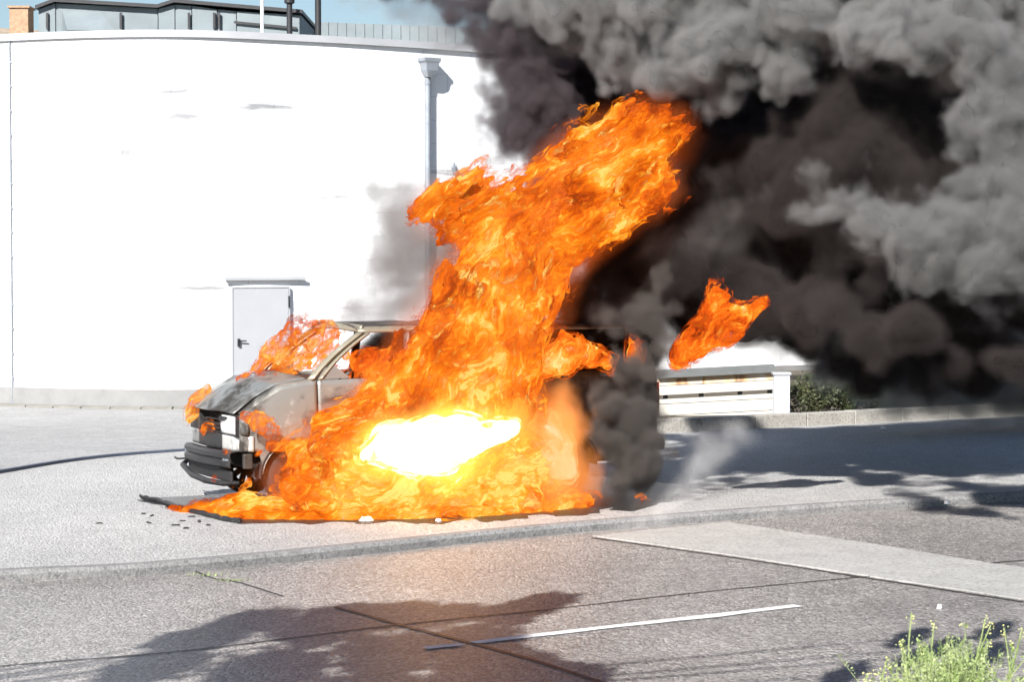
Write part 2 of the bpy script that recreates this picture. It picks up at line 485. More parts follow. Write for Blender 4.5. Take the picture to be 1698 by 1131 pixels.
# lightning conductor
cable = []
p, t, nn = along(WL, P(30, 400, 43.4).x)
b = MB()
b.tube([p + nn * 0.03 + Vector((0, 0, z)) for z in (ROADZ, 1.5, 3.2, 5, WALL_TOP)], 0.013, 6)
for z in [0.4 + 0.45 * k for k in range(14)]:
    b.box(p + nn * 0.02 + Vector((-0.02, -0.02, z)), p + nn * 0.02 + Vector((0.025, 0.03, z + 0.04)))
tag(b.build('lightning_conductor', M_GALV), 'thin dark conductor cable clipped up the left of the white wall', 'cable')

def on_wall(px, off=0.0):
    """frame on the wall at a pixel column: origin, tangent, outward normal"""
    lo, hi = -14.0, 4.0
    for _ in range(40):
        mid = (lo + hi) / 2
        p, t, nn = along(WL, mid)
        if 849 + F * p.x / p.y < px: lo = mid
        else: hi = mid
    return p + nn * off, t, nn
def frame_matrix(p, t, nn):
    return Matrix(((t.x, nn.x, 0, p.x), (t.y, nn.y, 0, p.y), (0, 0, 1, 0), (0, 0, 0, 1)))
# door: x along wall, y outward
p, t, nn = on_wall(431)
M = inv @ frame_matrix(p, t, nn)
dw = 0.575
ztop = CAM_H - (475 - 419) / (F / p.y)
door = MB().box((-dw + 0.03, -0.02, ROADZ + 0.06), (dw - 0.03, 0.05, ztop - 0.03), M).build('door', M_DOOR, bld, bevel=0.004)
MB().box((-dw + 0.11, 0.05, 1.02), (-dw + 0.15, 0.09, 1.16), M).tube([M @ Vector((-dw + 0.13, 0.09, 1.12)), M @ Vector((-dw + 0.27, 0.10, 1.12))], 0.012, 6).build('handle', M_DARKMETAL, door)
for z in (0.35, 1.72):
    MB().box((dw - 0.035, 0.05, z), (dw - 0.012, 0.075, z + 0.22), M).build('hinge', M_DARKMETAL, door)
fr = MB()
fr.box((-dw, -0.02, ROADZ), (-dw + 0.025, 0.06, ztop), M).box((dw - 0.025, -0.02, ROADZ), (dw, 0.06, ztop), M).box((-dw + 0.025, -0.02, ztop - 0.025), (dw - 0.025, 0.06, ztop), M)
fr.build('door_frame', M_COPING, bld)
can = MB().box((-0.70, 0.0, ztop + 0.13), (0.86, 0.06, ztop + 0.17), M).build('door_canopy', M_COPING, bld, bevel=0.005)
MB().box((-0.72, 0.06, ztop + 0.12), (0.88, 0.08, ztop + 0.18), M).build('canopy_edge', M_COPING, can)
# downpipe
p, t, nn = on_wall(706)
dp = tag(empty('downpipe', (p.x, p.y, ROADZ)), 'grey metal rain downpipe with a funnel head high on the white wall', 'downpipe')
M = Matrix.Translation(-dp.location) @ frame_matrix(p, t, nn)
s = p.y / F
zt = CAM_H + (419 - 98) * s
b = MB()
ring = lambda w, d, z, y: [M @ Vector((x, yy, z)) for x, yy in ((-w, y - d), (w, y - d), (w, y + d), (-w, y + d))]
b.add(ring(0.19, 0.12, zt, 0.13) + ring(0.19, 0.12, zt - 0.06, 0.13) + ring(0.15, 0.11, zt - 0.10, 0.13) + ring(0.13, 0.10, zt - 0.24, 0.13) + ring(0.07, 0.07, zt - 0.36, 0.12),
      [(r * 4 + i, r * 4 + (i + 1) % 4, r * 4 + 4 + (i + 1) % 4, r * 4 + 4 + i) for r in range(4) for i in range(4)] + [(16, 17, 18, 19)])
b.build('funnel_head', M_GALV, dp)
MB().tube([M @ Vector((0, 0.075, z)) for z in (zt - 0.34, 2.5, 0.25)] + [M @ Vector((0, 0.25, 0.1))], 0.058, 16).build('pipe', M_GALV, dp, smooth=True)
for z in (zt - 0.5, 4.0, 2.2, 0.8):
    MB().tube([M @ Vector((0, 0.075, z)), M @ Vector((0, 0.075, z + 0.05))], 0.068, 16).box((-0.015, 0, z), (0.015, 0.05, z + 0.04), M).build('bracket', M_GALV, dp)
# small arm on the wall beside the pipe
p, t, nn = on_wall(757)
ar = tag(empty('wall_bracket', (p.x, p.y, 4.0)), 'small slanting metal arm on the wall right of the downpipe', 'bracket')
M = Matrix.Translation(-ar.location) @ frame_matrix(p, t, nn)
z1 = CAM_H + (419 - 278) * p.y / F
MB().tube([M @ Vector((0.14, 0.02, z1 - 0.40)), M @ Vector((-0.13, 0.10, z1 - 0.06))], 0.035, 8).build('arm', M_GALV, ar)
MB().tube([M @ Vector((-0.09, 0.10, z1 - 0.12)), M @ Vector((-0.17, 0.13, z1 + 0.02))], 0.06, 8).tube([M @ Vector((-0.17, 0.13, z1 + 0.02)), M @ Vector((-0.17, 0.13, z1 + 0.09))], 0.03, 6).build('lamp_head', M_GALV, ar)

# rooftop housing
HY = 46.0
hz0 = WALL_TOP - 0.2
hs = tag(empty('rooftop_housing', P(280, 60, HY)), 'long grey sheet metal plant housing on the white building roof', 'housing')
hi_ = Matrix.Translation(-hs.location)
def roof_box(name, x0, x1, y0, y1, ytop0, ytop1, m, parent, bvl=0.0):
    a, c = P(x0, ytop0, y0), P(x1, ytop1, y0)
    vs = [(a.x, y0, hz0), (c.x, y0, hz0), (c.x, y1, hz0), (a.x, y1, hz0), (a.x, y0, a.z), (c.x, y0, c.z), (c.x, y1, c.z), (a.x, y1, a.z)]
    return MB().add([hi_ @ Vector(v) for v in vs], [(0, 1, 2, 3), (4, 5, 6, 7), (0, 1, 5, 4), (1, 2, 6, 5), (2, 3, 7, 6), (3, 0, 4, 7)]).build(name, m, parent)
xs = [64, 92, 262, 290, 318, 360, 392, 500]
tops = [14, 4, 13, 6, 8, 14, 17, 24]
for i in range(7):
    roof_box('panel', xs[i] + (0.7 if i else 0), xs[i + 1] - 0.7, HY + (0.03 if i % 2 else 0), HY + 3.2, tops[i] + 1, tops[i + 1] + 1, M_HOUSING, hs)
def roof_bar(name, pts, y, t, m, parent):
    b = MB()
    for (x0, a0), (x1, a1) in zip(pts[:-1], pts[1:]):
        p0, p1 = P(x0, a0, y), P(x1, a1, y)
        vs = [(p0.x, y - 0.12, p0.z), (p1.x, y - 0.12, p1.z), (p1.x, y + 3.3, p1.z), (p0.x, y + 3.3, p0.z)]
        vs += [(v[0], v[1], v[2] + t) for v in vs]
        b.add([hi_ @ Vector(v) for v in vs], [(0, 1, 2, 3), (4, 5, 6, 7), (0, 1, 5, 4), (1, 2, 6, 5), (2, 3, 7, 6), (3, 0, 4, 7)])
    return b.build(name, m, parent)
roof_bar('roof_edge', [(60, 15), (92, 3), (262, 13), (290, 4), (502, 22)], HY, 0.07, M_DARKMETAL, hs)
# sloping hood with a dark mouth on the housing's front
q = [P(104, 18, HY - 0.02), P(168, 20, HY - 0.02), P(190, 50, HY - 0.75), P(112, 50, HY - 0.75)]
b = MB(); b.add([hi_ @ v for v in q] + [hi_ @ (v + Vector((0, 0, -0.5))) for v in q[:2]], [(0, 1, 2, 3), (1, 2, 5), (0, 3, 4)]); b.build('air_hood', M_HOUSING, hs, solid=0.02)
q = [P(120, 46, HY - 0.70), P(188, 50, HY - 0.70)]
MB().box(hi_ @ Vector((q[0].x, HY - 0.68, hz0)), hi_ @ Vector((q[1].x, HY - 0.05, q[0].z - 0.02))).build('air_mouth', M_DARKMETAL, hs)
for x in (78, 200, 313, 355, 363):
    a = P(x, 22, HY - 0.04)
    MB().box(hi_ @ (a + Vector((-0.02, -0.02, -0.30))), hi_ @ (a + Vector((0.025, 0.02, 0.02)))).build('latch', M_DARKMETAL, hs)
a, c = P(388, 34, HY - 0.05), P(492, 44, HY - 0.05)
MB().add([hi_ @ Vector(v) for v in ((a.x, HY - 0.06, a.z), (c.x, HY - 0.06, c.z), (c.x, HY - 0.06, c.z - 0.05), (a.x, HY - 0.06, a.z - 0.05), (a.x, HY - 0.01, a.z), (c.x, HY - 0.01, c.z))], [(0, 1, 2, 3), (0, 1, 5, 4)]).build('rail', M_DARKMETAL, hs)
# rear parapet, right of the housing
pr = tag(empty('roof_parapet', P(600, 60, 49)), 'grey ribbed parapet screen on the roof right of the housing', 'parapet')
pi_ = Matrix.Translation(-pr.location)
for k in range(24):
    x0, x1 = 500 + k * 15, 514.4 + k * 15
    yy = 49 + 0.02 * (k % 2)
    a, c = P(x0, 35 + k * 0.55, yy), P(x1, 35.5 + k * 0.55, yy)
    MB().box(pi_ @ Vector((a.x, yy, hz0)), pi_ @ Vector((c.x, yy + 0.2, a.z))).build('panel', M_HOUSING, pr)
def roof_pole(name, px, top, r, m, label, cat, y=44.6, cap=False):
    a = P(px, top, y)
    o = tag(empty(name, (a.x, y, hz0)), label, cat)
    MB().tube([(0, 0, 0), (0, 0, a.z - hz0)], r, 12).build('pole' if cat == 'pole' else 'pipe', m, o, smooth=True)
    if cap:
        h = a.z - hz0
        MB().tube([(0, 0, h), (0, 0, h + 0.02), (0, 0, h + 0.10), (0, 0, h + 0.13)], [r * 1.1, r * 1.8, r * 1.8, r * 0.8], 12).build('cowl', m, o)
    MB().tube([(0, 0, 0.0), (0, 0, 0.22)], r * 1.6, 12).build('collar', m, o)
    return o
roof_pole('roof_pole', 434, -160, 0.035, M_WHITEPOLE, 'thin white pole standing on the roof edge before the housing', 'pole')
roof_pole('vent_pipe', 480, 6, 0.055, M_DARKMETAL, 'short black vent pipe with a cowl at the housing end', 'vent pipe', cap=True)
roof_pole('vent_pipe', 527, -120, 0.06, M_DARKMETAL, 'tall dark vent pipe without a cowl right of the housing', 'vent pipe')
# house behind, far left
hb = tag(empty('distant_house', (-15, 68, ROADZ)), 'brown roofed house with a brick chimney behind the white building', 'house')
a = P(35, 35, 68)
k = Matrix.Translation(-hb.location)
MB().box((-6, 0, 0), (3.0, 8, a.z - 0.4)).build('wall', M_BRICK, hb)
MB().add([(-6.3, -0.3, a.z - 0.4), (3.0, -0.3, a.z - 0.4), (3.0, 8, a.z - 0.4), (-6.3, 8, a.z - 0.4), (-6.0, 3, a.z + 0.5), (1.2, 3, a.z + 0.1)], [(0, 1, 5, 4), (1, 2, 5), (2, 3, 4, 5), (3, 0, 4)]).build('roof', M_ROOFTILE, hb)
a0, a1 = P(13, 11, 68), P(44, 11, 68)
ch = MB().box((a0.x + 15, 0.2, a.z - 1.0 - ROADZ), (a1.x + 15, 1.0, a0.z - ROADZ)).build('chimney', M_BRICK, hb)
MB().box((a0.x + 14.95, 0.15, a0.z - ROADZ), (a1.x + 15.05, 1.05, a0.z - ROADZ + 0.06)).build('chimney_cap', M_BRICK, ch)

# ---------------------------------------------------------------- planter kerb, fence, post, shrubs
pks = tag(empty('planter_kerb', (pk[0].x, pk[0].y, 0)), 'raised pale kerb of long stones behind the shaded apron', kind='structure')
pinv = Matrix.Translation(-pks.location)
total = 0.0
acc = [0.0]
for i in range(1, len(pk)): acc.append(acc[-1] + (pk[i] - pk[i - 1]).length)
def at_len(s):
    for i in range(1, len(pk)):
        if acc[i] >= s:
            t = (s - acc[i - 1]) / (acc[i] - acc[i - 1])
            return pk[i - 1].lerp(pk[i], t), (pk[i] - pk[i - 1]).normalized()
    return pk[-1], (pk[-1] - pk[-2]).normalized()
s = -0.4
while s < 13:
    a, ta = at_len(max(s, 0)); c, tc = at_len(s + 0.985)
    if s < 0: a = a + ta * s
    na, nc = Vector((-ta.y, ta.x, 0)), Vector((-tc.y, tc.x, 0))
    q = [pinv @ (a - na * 0.01), pinv @ (c - nc * 0.01), pinv @ (c + nc * 0.26), pinv @ (a + na * 0.26)]
    MB().prism(q, -0.1, 0.20 + random.uniform(-0.004, 0.004)).build('kerb_stone', M_KERB2, pks, bevel=0.012)
    s += 1.0
far_edge = offset(pk, 0.25)
soil = [(p.x, p.y) for p in far_edge] + [(far_edge[-1].x, 80), (far_edge[0].x + 0.2, 80)]
sheet('planting_bed', soil, 0.12, M_SOIL, 'dark planting bed soil behind the raised kerb')
# fence of pale boards
fy = 37.0
fp0, fp1 = P(1090, 685, fy), P(1284, 676, fy)
fe = tag(empty('board_fence', (fp0.x, fy, 0.1)), 'low fence of pale horizontal boards behind the raised kerb', 'fence')
fi = Matrix.Translation(-fe.location)
rot = math.atan2(0.5, 1.9)
def fboard(name, yt0, yb0, m, t=0.05, dy=0.0, x0=1090, x1=1285):
    sl = -9.0 * (x1 - x0) / 195
    A, B_, C_, D_ = P(x0, yt0, fy), P(x1, yt0 + sl, fy), P(x1, yb0 + sl, fy), P(x0, yb0, fy)
    vs = [Vector((q.x, fy + dy + (q.x - fp0.x) * 0.10, q.z)) for q in (A, B_, C_, D_)]
    vs += [v + Vector((0, t, 0)) for v in vs]
    return MB().add([fi @ v for v in vs], [(0, 1, 2, 3), (4, 5, 6, 7), (0, 1, 5, 4), (1, 2, 6, 5), (2, 3, 7, 6), (3, 0, 4, 7)]).build(name, m, fe, bevel=0.004)
fboard('top_rail', 614, 627, M_RAIL, 0.16, -0.10)
fboard('board', 628.5, 640, M_TOPBOARD)
fboard('board', 641, 656, M_BOARD, 0.05, -0.015)
fboard('board', 663, 670.5, M_BOARD)
fboard('board', 671.5, 690, M_BOARD, 0.05, -0.01)
fboard('board', 691, 708, M_BOARD, 0.05, -0.03)
for x in (1100, 1160, 1225, 1275):
    fboard('upright', 629, 702, M_DARKMETAL, 0.05, 0.06, x, x + 8)
a, c = P(1284, 684, fy - 0.2), P(1310, 622, fy - 0.2)
po = tag(empty('fence_post', (a.x, fy - 0.2, 0.1)), 'square pale blue grey post at the fence end beside shrubs', 'post')
MB().box((0, 0, 0), (c.x - a.x, 0.25, c.z - 0.1)).build('post', M_POST, po, bevel=0.006)
MB().box((-0.02, -0.02, c.z - 0.1), (c.x - a.x + 0.02, 0.27, c.z - 0.06)).build('post_cap', M_COPING, po, bevel=0.004)

def leaves(b, center, rad, n, size, flat=1.0, rnd=random):
    for _ in range(n):
        while True:
            d = Vector((rnd.uniform(-1, 1), rnd.uniform(-1, 1), rnd.uniform(-1, 1)))
            if 0.2 < d.length < 1: break
        w = 1 + 0.45 * mnoise.noise(d * 2.3 + Vector(center))
        p = Vector(center) + Vector((d.x * rad[0], d.y * rad[1], d.z * rad[2])) * w
        a = Vector((rnd.gauss(0, 1), rnd.gauss(0, 1), rnd.gauss(0, 1))).normalized()
        c = a.cross(Vector((rnd.gauss(0, 1), rnd.gauss(0, 1), rnd.gauss(0, 1)))).normalized()
        s = size * rnd.uniform(0.6, 1.3)
        b.add([p - a * s, p + c * s * 0.45, p + a * s, p - c * s * 0.45], [(0, 1, 2, 3)])
def shrub(px, py, w, h, m, label, y=None, n=900, size=0.035):
    base = P(px, py, y)
    o = tag(empty('shrub', (base.x, y, 0.12)), label, 'shrub', 'low shrubs behind the raised kerb')
    st = MB()
    for k in range(6):
        an = k * 1.05
        st.tube([(0, 0, 0), (math.cos(an) * w * 0.3, math.sin(an) * w * 0.3, h * 0.5), (math.cos(an) * w * 0.5, math.sin(an) * w * 0.5, h * 0.85)], [0.015, 0.01, 0.004], 5)
    st.build('stem', M_BARK, o)
    b = MB(); leaves(b, (0, 0, h * 0.55), (w, w * 0.7, h * 0.55), n, size)
    b.build('foliage', m, o)
shrub(1345, 690, 0.42, 0.58, M_LEAF_SHRUB, 'round grey green shrub right beside the pale post', 37.4, 2600, 0.03)
shrub(1398, 690, 0.45, 0.50, M_LEAF_DARK, 'middle dark green shrub behind the raised kerb', 37.7, 2400, 0.03)
shrub(1450, 690, 0.45, 0.40, M_LEAF_DARK, 'rightmost low shrub of the three, half veiled by smoke', 38.2, 2000, 0.03)

def tree(x, y, z, h, rad, m, label, n=9000, size=0.09, cat='tree', group=None, crown_h=0.6, seed=1):
    rnd = random.Random(seed)
    o = tag(empty('tree', (x, y, z)), label, cat, group)
    tr = MB()
    tr.tube([(0, 0, 0), (0.05 * h * 0.2, 0, h * 0.3), (0, 0.03 * h, h * 0.6), (0.02 * h, 0, h * 0.92)], [0.03 * h, 0.024 * h, 0.016 * h, 0.004 * h], 9)
    cr = MB()
    for k in range(14):
        an = k * 2.4
        zz = h * (1 - crown_h) + h * crown_h * (k / 14) * 0.85
        rr = rad * (1.0 - 0.45 * abs(k / 14 - 0.35)) * rnd.uniform(0.55, 0.85)
        e = Vector((math.cos(an) * rr, math.sin(an) * rr, zz + h * 0.08))
        tr.tube([(0, 0, zz - h * 0.08), e * 0.5 + Vector((0, 0, (zz) * 0.5 - 0.02 * h)), e], [0.01 * h, 0.007 * h, 0.002 * h], 6)
        leaves(cr, e, (rad * 0.5, rad * 0.5, h * 0.10), n // 14, size, rnd=rnd)
    tr.build('trunk', M_BARK, o)
    cr.build('crown', m, o)
    return o
tree(6.5, 46, 0.12, 4.8, 1.9, M_LEAF_DARK, 'dark tree behind the smoke, nearest the pale fence', seed=3, crown_h=0.85, n=7000, size=0.11, group='dark trees behind the smoke')
tree(9.6, 47, 0.12, 5.4, 2.1, M_LEAF_DARK, 'dark tree behind the smoke, middle one of three', seed=4, crown_h=0.85, n=7000, size=0.11, group='dark trees behind the smoke')
tree(12.8, 45, 0.12, 5.0, 2.2, M_LEAF_DARK, 'dark tree behind the smoke near the right picture edge', seed=5, crown_h=0.85, n=7000, size=0.11, group='dark trees behind the smoke')
# roadside tree left of the viewer: its shadow lies on the road
def shadow_of(px, py, h):
    q = G(px, py, ROADZ)
    return q + sun_dir * ((h - ROADZ) / sun_dir.z)
TREE = tag(empty('roadside_tree', (-9.6, 6.0, ROADZ)), 'leafy roadside tree whose crown throws the shadow on the road', 'tree')
tr, cr = MB(), MB()
tr.tube([(0, 0, 0), (0.1, 0.1, 2.5), (0.5, 0.4, 4.5), (1.2, 1.0, 6.5)], [0.22, 0.18, 0.13, 0.05], 12)
rnd = random.Random(11)
TB = TREE.location
spots = [(330, 1080, 62), (420, 1050, 50), (540, 1065, 80), (560, 1040, 50), (660, 1040, 60), (650, 1100, 90), (780, 1085, 80), (740, 1040, 45), (850, 1035, 50), (900, 1020, 38), (260, 1125, 60), (450, 1130, 90), (820, 1130, 90), (940, 1150, 60),
         (600, 1180, 120), (760, 1190, 120), (400, 1200, 120), (920, 1200, 90), (300, 1250, 130), (550, 1300, 170), (850, 1300, 150), (1080, 1300, 100), (1510, 1058, 16), (1650, 1046, 15), (1560, 1075, 14), (1640, 1085, 18), (1520, 1090, 14), (1600, 1110, 25), (1400, 1120, 18)]
for i, (x, y, r) in enumerate(spots):
    hgt = 5.2 + 0.9 * ((i * 37) % 10) / 10
    c = shadow_of(x, y - (20 if x < 1300 else 0), hgt) - TB
    rr = r * G(x, y, ROADZ).y / F * 1.05
    leaves(cr, c, (rr, rr * 1.9, 0.35), int(300 + 3600 * rr * rr * 1.9), 0.085, rnd=rnd)
    if i % 2 == 0:
        tr.tube([(0.5, 0.4, 4.3), Vector((0.5, 0.4, 4.3)) * 0.5 + c * 0.5 + Vector((0, 0, 0.15)), c], [0.05, 0.03, 0.01], 6)
tr.build('trunk', M_BARK, TREE)
cr.build('crown', M_LEAF_TREE, TREE)

# ---------------------------------------------------------------- van (local x to the rear, -y towards the viewer)
VA = R(25)
van = tag(empty('burning_van', (-2.68, 25.47, 0.0), VA), 'scorched silver van burning fiercely on the apron, front facing left', 'van')
def top_z(u):      # height of the shoulder line
    pts = [(-0.66, 0.98), (-0.60, 1.02), (-0.40, 1.18), (-0.17, 1.31), (0.2, 1.365), (1.5, 1.39), (4.4, 1.40)]
    for (a, za), (c, zc) in zip(pts[:-1], pts[1:]):
        if u <= c: return za + (zc - za) * max(0, (u - a) / (c - a))
    return 1.40
def half_w(u, z):
    w = 0.91 - 0.035 * max(0, (z - 0.95) / 0.45) ** 2 - 0.02 * max(0, (0.7 - z) / 0.3)
    if u < 0.3: w -= 0.11 * ((0.3 - u) / 0.95) ** 2.4
    if u > 4.2: w -= 0.05 * ((u - 4.2) / 0.25) ** 2
    return w
def bot_z(u):
    z = 0.40
    for c in (0.0, 3.2):
        d = abs(u - c)
        if d < 0.40: z = max(z, 0.33 + math.sqrt(0.40 ** 2 - d * d))
    if u < -0.40: z = max(z, 0.62)
    return z
def side(u0, u1, name, sgn, m, parent=van, n=None):
    n = n or max(6, int((u1 - u0) / 0.04))
    def fn(a, c):
        u = u0 + (u1 - u0) * a
        z0, z1 = bot_z(u), top_z(u)
        z = z0 + (z1 - z0) * c
        w = half_w(u, z)
        if 0.86 < z < 0.92: w += 0.008
        return (u, sgn * w, z)
    return MB().grid(fn, n, 14).build(name, m, parent, smooth=True, solid=0.02)
for sgn in (-1, 1):
    side(-0.62, 0.225, 'front_wing', sgn, M_BODY)
    dr = side(0.237, 1.30, 'front_door', sgn, M_BODY)
    tag(side(1.312, 4.38, 'side_panel', sgn, M_BURNT), 'blackened rear side panel')
    MB().box((1.08, sgn * 0.915 - 0.02, 1.10), (1.22, sgn * 0.915 + 0.02, 1.14)).build('door_handle', M_CHAR, dr, bevel=0.006)
    def wh(z): return 0.875 - 0.125 * ((z - 1.37) / 0.5)
    def pil(name, u0, u1, t0, t1, m=M_PILLAR):
        """a pillar between bottom [u0,u1] and top [t0,t1]"""
        def fn(a, c):
            z = 1.37 + 0.50 * c
            bow = 0.045 * math.sin(math.pi * c) if u0 < 0.5 else 0
            u = (u0 + (t0 - u0) * c) * (1 - a) + (u1 + (t1 - u1) * c) * a - bow
            return (u, sgn * (wh(z) - 0.02 * math.cos(a * math.pi * 2)), z)
        return MB().grid(fn, 6, 12).build(name, m, van, smooth=True, solid=0.03)
    pil('windscreen_pillar', 0.13, 0.21, 0.76, 0.83)
    pil('door_window_frame', 0.245, 0.285, 0.86, 0.90)
    # quarter triangle in front of the door window
    MB().add([(0.24, sgn * 0.875, 1.375), (0.62, sgn * 0.872, 1.385), (0.44, sgn * 0.85, 1.52), (0.33, sgn * 0.855, 1.50)], [(0, 1, 2, 3)]).build('mirror_plate', M_BODY, van, solid=0.015)
    pil('side_pillar', 1.27, 1.36, 1.30, 1.38, M_BURNT)
    pil('side_pillar', 2.55, 2.65, 2.55, 2.64, M_BURNT)
    pil('side_pillar', 4.14, 4.38, 4.05, 4.28, M_BURNT)
    def rail(a, c):
        u = 0.76 + 3.50 * a
        an = c * math.pi / 2
        return (u, sgn * (0.75 - 0.11 * (1 - math.cos(an))), 1.87 + 0.055 * math.sin(an))
    MB().grid(rail, 30, 6).build('roof_rail', M_PILLAR, van, smooth=True, solid=0.015)
    # wheels
    for u in (0.0, 3.2):
        y0 = sgn * 0.78
        M = Matrix.Translation((u, y0, 0.325)) @ Matrix.Rotation(R(0), 4, 'X')
        wroot = MB().lathe([(0.20, -0.10), (0.245, -0.105), (0.29, -0.108), (0.315, -0.095), (0.325, -0.07), (0.325, -0.03), (0.318, -0.027), (0.318, -0.022), (0.325, -0.019), (0.325, 0.019), (0.318, 0.022), (0.318, 0.027), (0.325, 0.03), (0.325, 0.07), (0.315, 0.095), (0.29, 0.108), (0.245, 0.105), (0.20, 0.10)], M, 48).build('tyre', M_TYRE, van, smooth=True)
        rm = MB().lathe([(0.205, -0.09), (0.215, -0.09), (0.205, 0.0), (0.215, 0.09), (0.205, 0.09), (0.19, 0.0)], M, 40)
        f = sgn * 0.06
        rm.lathe([(0.0001, f), (0.07, f * 1.2), (0.10, f * 0.9), (0.105, f * 0.6), (0.0001, f * 0.5)], M, 32)
        for k in range(10):
            Mk = M @ Matrix.Rotation(k * math.pi / 5, 4, 'Y')
            rm.box((0.09, min(f * 0.5, f * 0.8), -0.035), (0.197, max(f * 0.5, f * 0.8), 0.035), Mk)
        rm.build('rim', M_RIM, wroot)
        # arch lip
        def lip(a, c, u=u):
            an = math.pi * (0.04 + 0.92 * a)
            return (u - 0.40 * math.cos(an) * (1 - 0.06 * c), sgn * (0.905 - 0.0 + 0.012 - 0.05 * c), 0.33 + 0.40 * math.sin(an) * (1 - 0.06 * c))
        MB().grid(lip, 22, 3).build('arch_lip', M_BODY, van, smooth=True, solid=0.008)
        def well(a, c, u=u):
            an = math.pi * a
            return (u - 0.41 * math.cos(an), sgn * (0.90 - 0.34 * c), 0.33 + 0.41 * math.sin(an))
        MB().grid(well, 18, 2).build('wheel_well', M_INSIDE, van)
# roof skin with a small step at the windscreen header
def roof(a, c):
    u, y = 0.76 + 3.50 * a, -0.638 + 1.276 * c
    return (u, y, 1.928 + 0.035 * (1 - (y / 0.64) ** 2) + 0.01 * math.sin(a * 40) * (a > 0.2))
MB().grid(roof, 60, 14).build('roof', M_BURNT, van, smooth=True, solid=0.012)
def header(a, c):
    y = -0.72 + 1.44 * a
    return (0.72 + 0.05 * c + 0.06 * (y / 0.72) ** 2, y, 1.875 + 0.07 * c + 0.02 * (1 - (y / 0.72) ** 2))
MB().grid(header, 16, 3).build('windscreen_header', M_PILLAR, van, smooth=True, solid=0.02)
# bonnet: the crease along its sides sits inside the wings
def hood(a, c):
    y = -0.74 + 1.48 * a
    e = 1 - (y / 0.74) ** 2
    u = (-0.66 - 0.10 * e) + (0.83 - 0.02 * e) * c
    zz = top_z(-0.62 + 0.80 * c)
    dent = 0.012 * mnoise.noise(Vector((u * 4, y * 3, 1.7)))
    return (u, y, zz + 0.015 + 0.05 * e * (0.3 + 0.7 * c) + dent)
MB().grid(hood, 28, 24).build('bonnet', M_HOOD, van, smooth=True, solid=0.016)
for sgn in (-1, 1):   # strip between bonnet crease and wing top
    def shoulder(a, c):
        u = -0.61 + 0.82 * a
        z = top_z(u)
        w = half_w(u, z)
        y = 0.752 + (w - 0.752) * c
        return (u, sgn * y, z + 0.010 * (1 - c))
    MB().grid(shoulder, 20, 4).build('wing_top', M_BODY, van, smooth=True, solid=0.014)
MB().grid(lambda a, c: (0.17 + 0.14 * c, -0.80 + 1.6 * a, 1.375 + 0.03 * c), 12, 3).build('scuttle', M_CHAR, van, solid=0.02)
for y0 in (-0.45, 0.12):
    MB().tube([(0.20, y0, 1.42), (0.25, y0 + 0.25, 1.44), (0.26, y0 + 0.5, 1.43)], 0.010, 6).build('wiper', M_CHAR, van)
# dark engine bay and nose
MB().box((-0.52, -0.70, 0.42), (0.10, 0.70, 0.93)).build('engine', M_INSIDE, van, bevel=0.04)
MB().add([(-0.58, -0.72, 0.62), (-0.58, 0.72, 0.62), (-0.56, 0.72, 0.98), (-0.56, -0.72, 0.98)], [(0, 1, 2, 3)]).build('radiator', M_INSIDE, van, solid=0.04)
for k in range(4):
    z = 0.80 + k * 0.045
    MB().tube([(-0.66, -0.34, z), (-0.705, 0, z + 0.005), (-0.66, 0.34, z - 0.01 * k)], 0.010, 6).build('grille_slat', M_CHAR, van)
for sgn in (-1, 1):
    lm = MB()
    M = Matrix.Translation((-0.615, sgn * 0.58, 0.895)) @ Matrix.Rotation(-sgn * R(4), 4, 'Z')
    lm.box((-0.06, -0.22, -0.115), (0.06, 0.22, -0.10), M).box((-0.06, -0.22, 0.10), (0.06, 0.22, 0.115), M)
    lm.box((-0.06, -0.22, -0.10), (0.06, -0.205, 0.10), M).box((-0.06, 0.205, -0.10), (0.06, 0.22, 0.10), M)
    hl = lm.build('headlight', M_CHAR, van, bevel=0.004)
    MB().grid(lambda a, c: M @ Vector((-0.075 + 0.03 * (abs(2 * a - 1) ** 2 + abs(2 * c - 1) ** 2) / 2 + 0.004, -0.205 + 0.41 * a, -0.10 + 0.20 * c)), 10, 8).build('lens', M_LAMP if sgn < 0 else M_RIM, hl, smooth=True, solid=0.01)
    MB().add([M @ Vector(v) for v in ((-0.085, -0.05, 0.09), (-0.085, 0.19, 0.09), (-0.085, 0.19, 0.03), (-0.085, 0.02, 0.055))], [(0, 1, 2, 3)]).build('lamp_hood', M_CHAR, hl, solid=0.006)
    def corner(a, c):
        an = a * R(62)
        return (-0.615 + 0.16 * (1 - math.cos(an)) , sgn * (0.795 + 0.075 * math.sin(an)), 0.80 + 0.17 * c)
    MB().grid(corner, 8, 3).build('indicator', M_HOOD, van, smooth=True, solid=0.01)
def valance(a, c):
    y = -0.87 + 1.74 * a
    return (-0.64 - 0.05 * (1 - (y / 0.87) ** 2) + 0.16 * max(0, abs(y) - 0.72) / 0.15, y, 0.62 + 0.165 * c)
def val_part(y0, y1, m):
    s0, s1 = (y0 + 0.87) / 1.74, (y1 + 0.87) / 1.74
    return MB().grid(lambda a, c: valance(s0 + (s1 - s0) * a, c), 12, 5).build('nose_panel', m, van, smooth=True, solid=0.014)
tag(val_part(-0.87, -0.42, M_PANEL_ASH), 'pale blistered nose panel under the near headlight')
val_part(-0.412, 0.412, M_CHAR)
tag(val_part(0.42, 0.87, M_HOOD), 'dark grey nose panel under the far headlight')
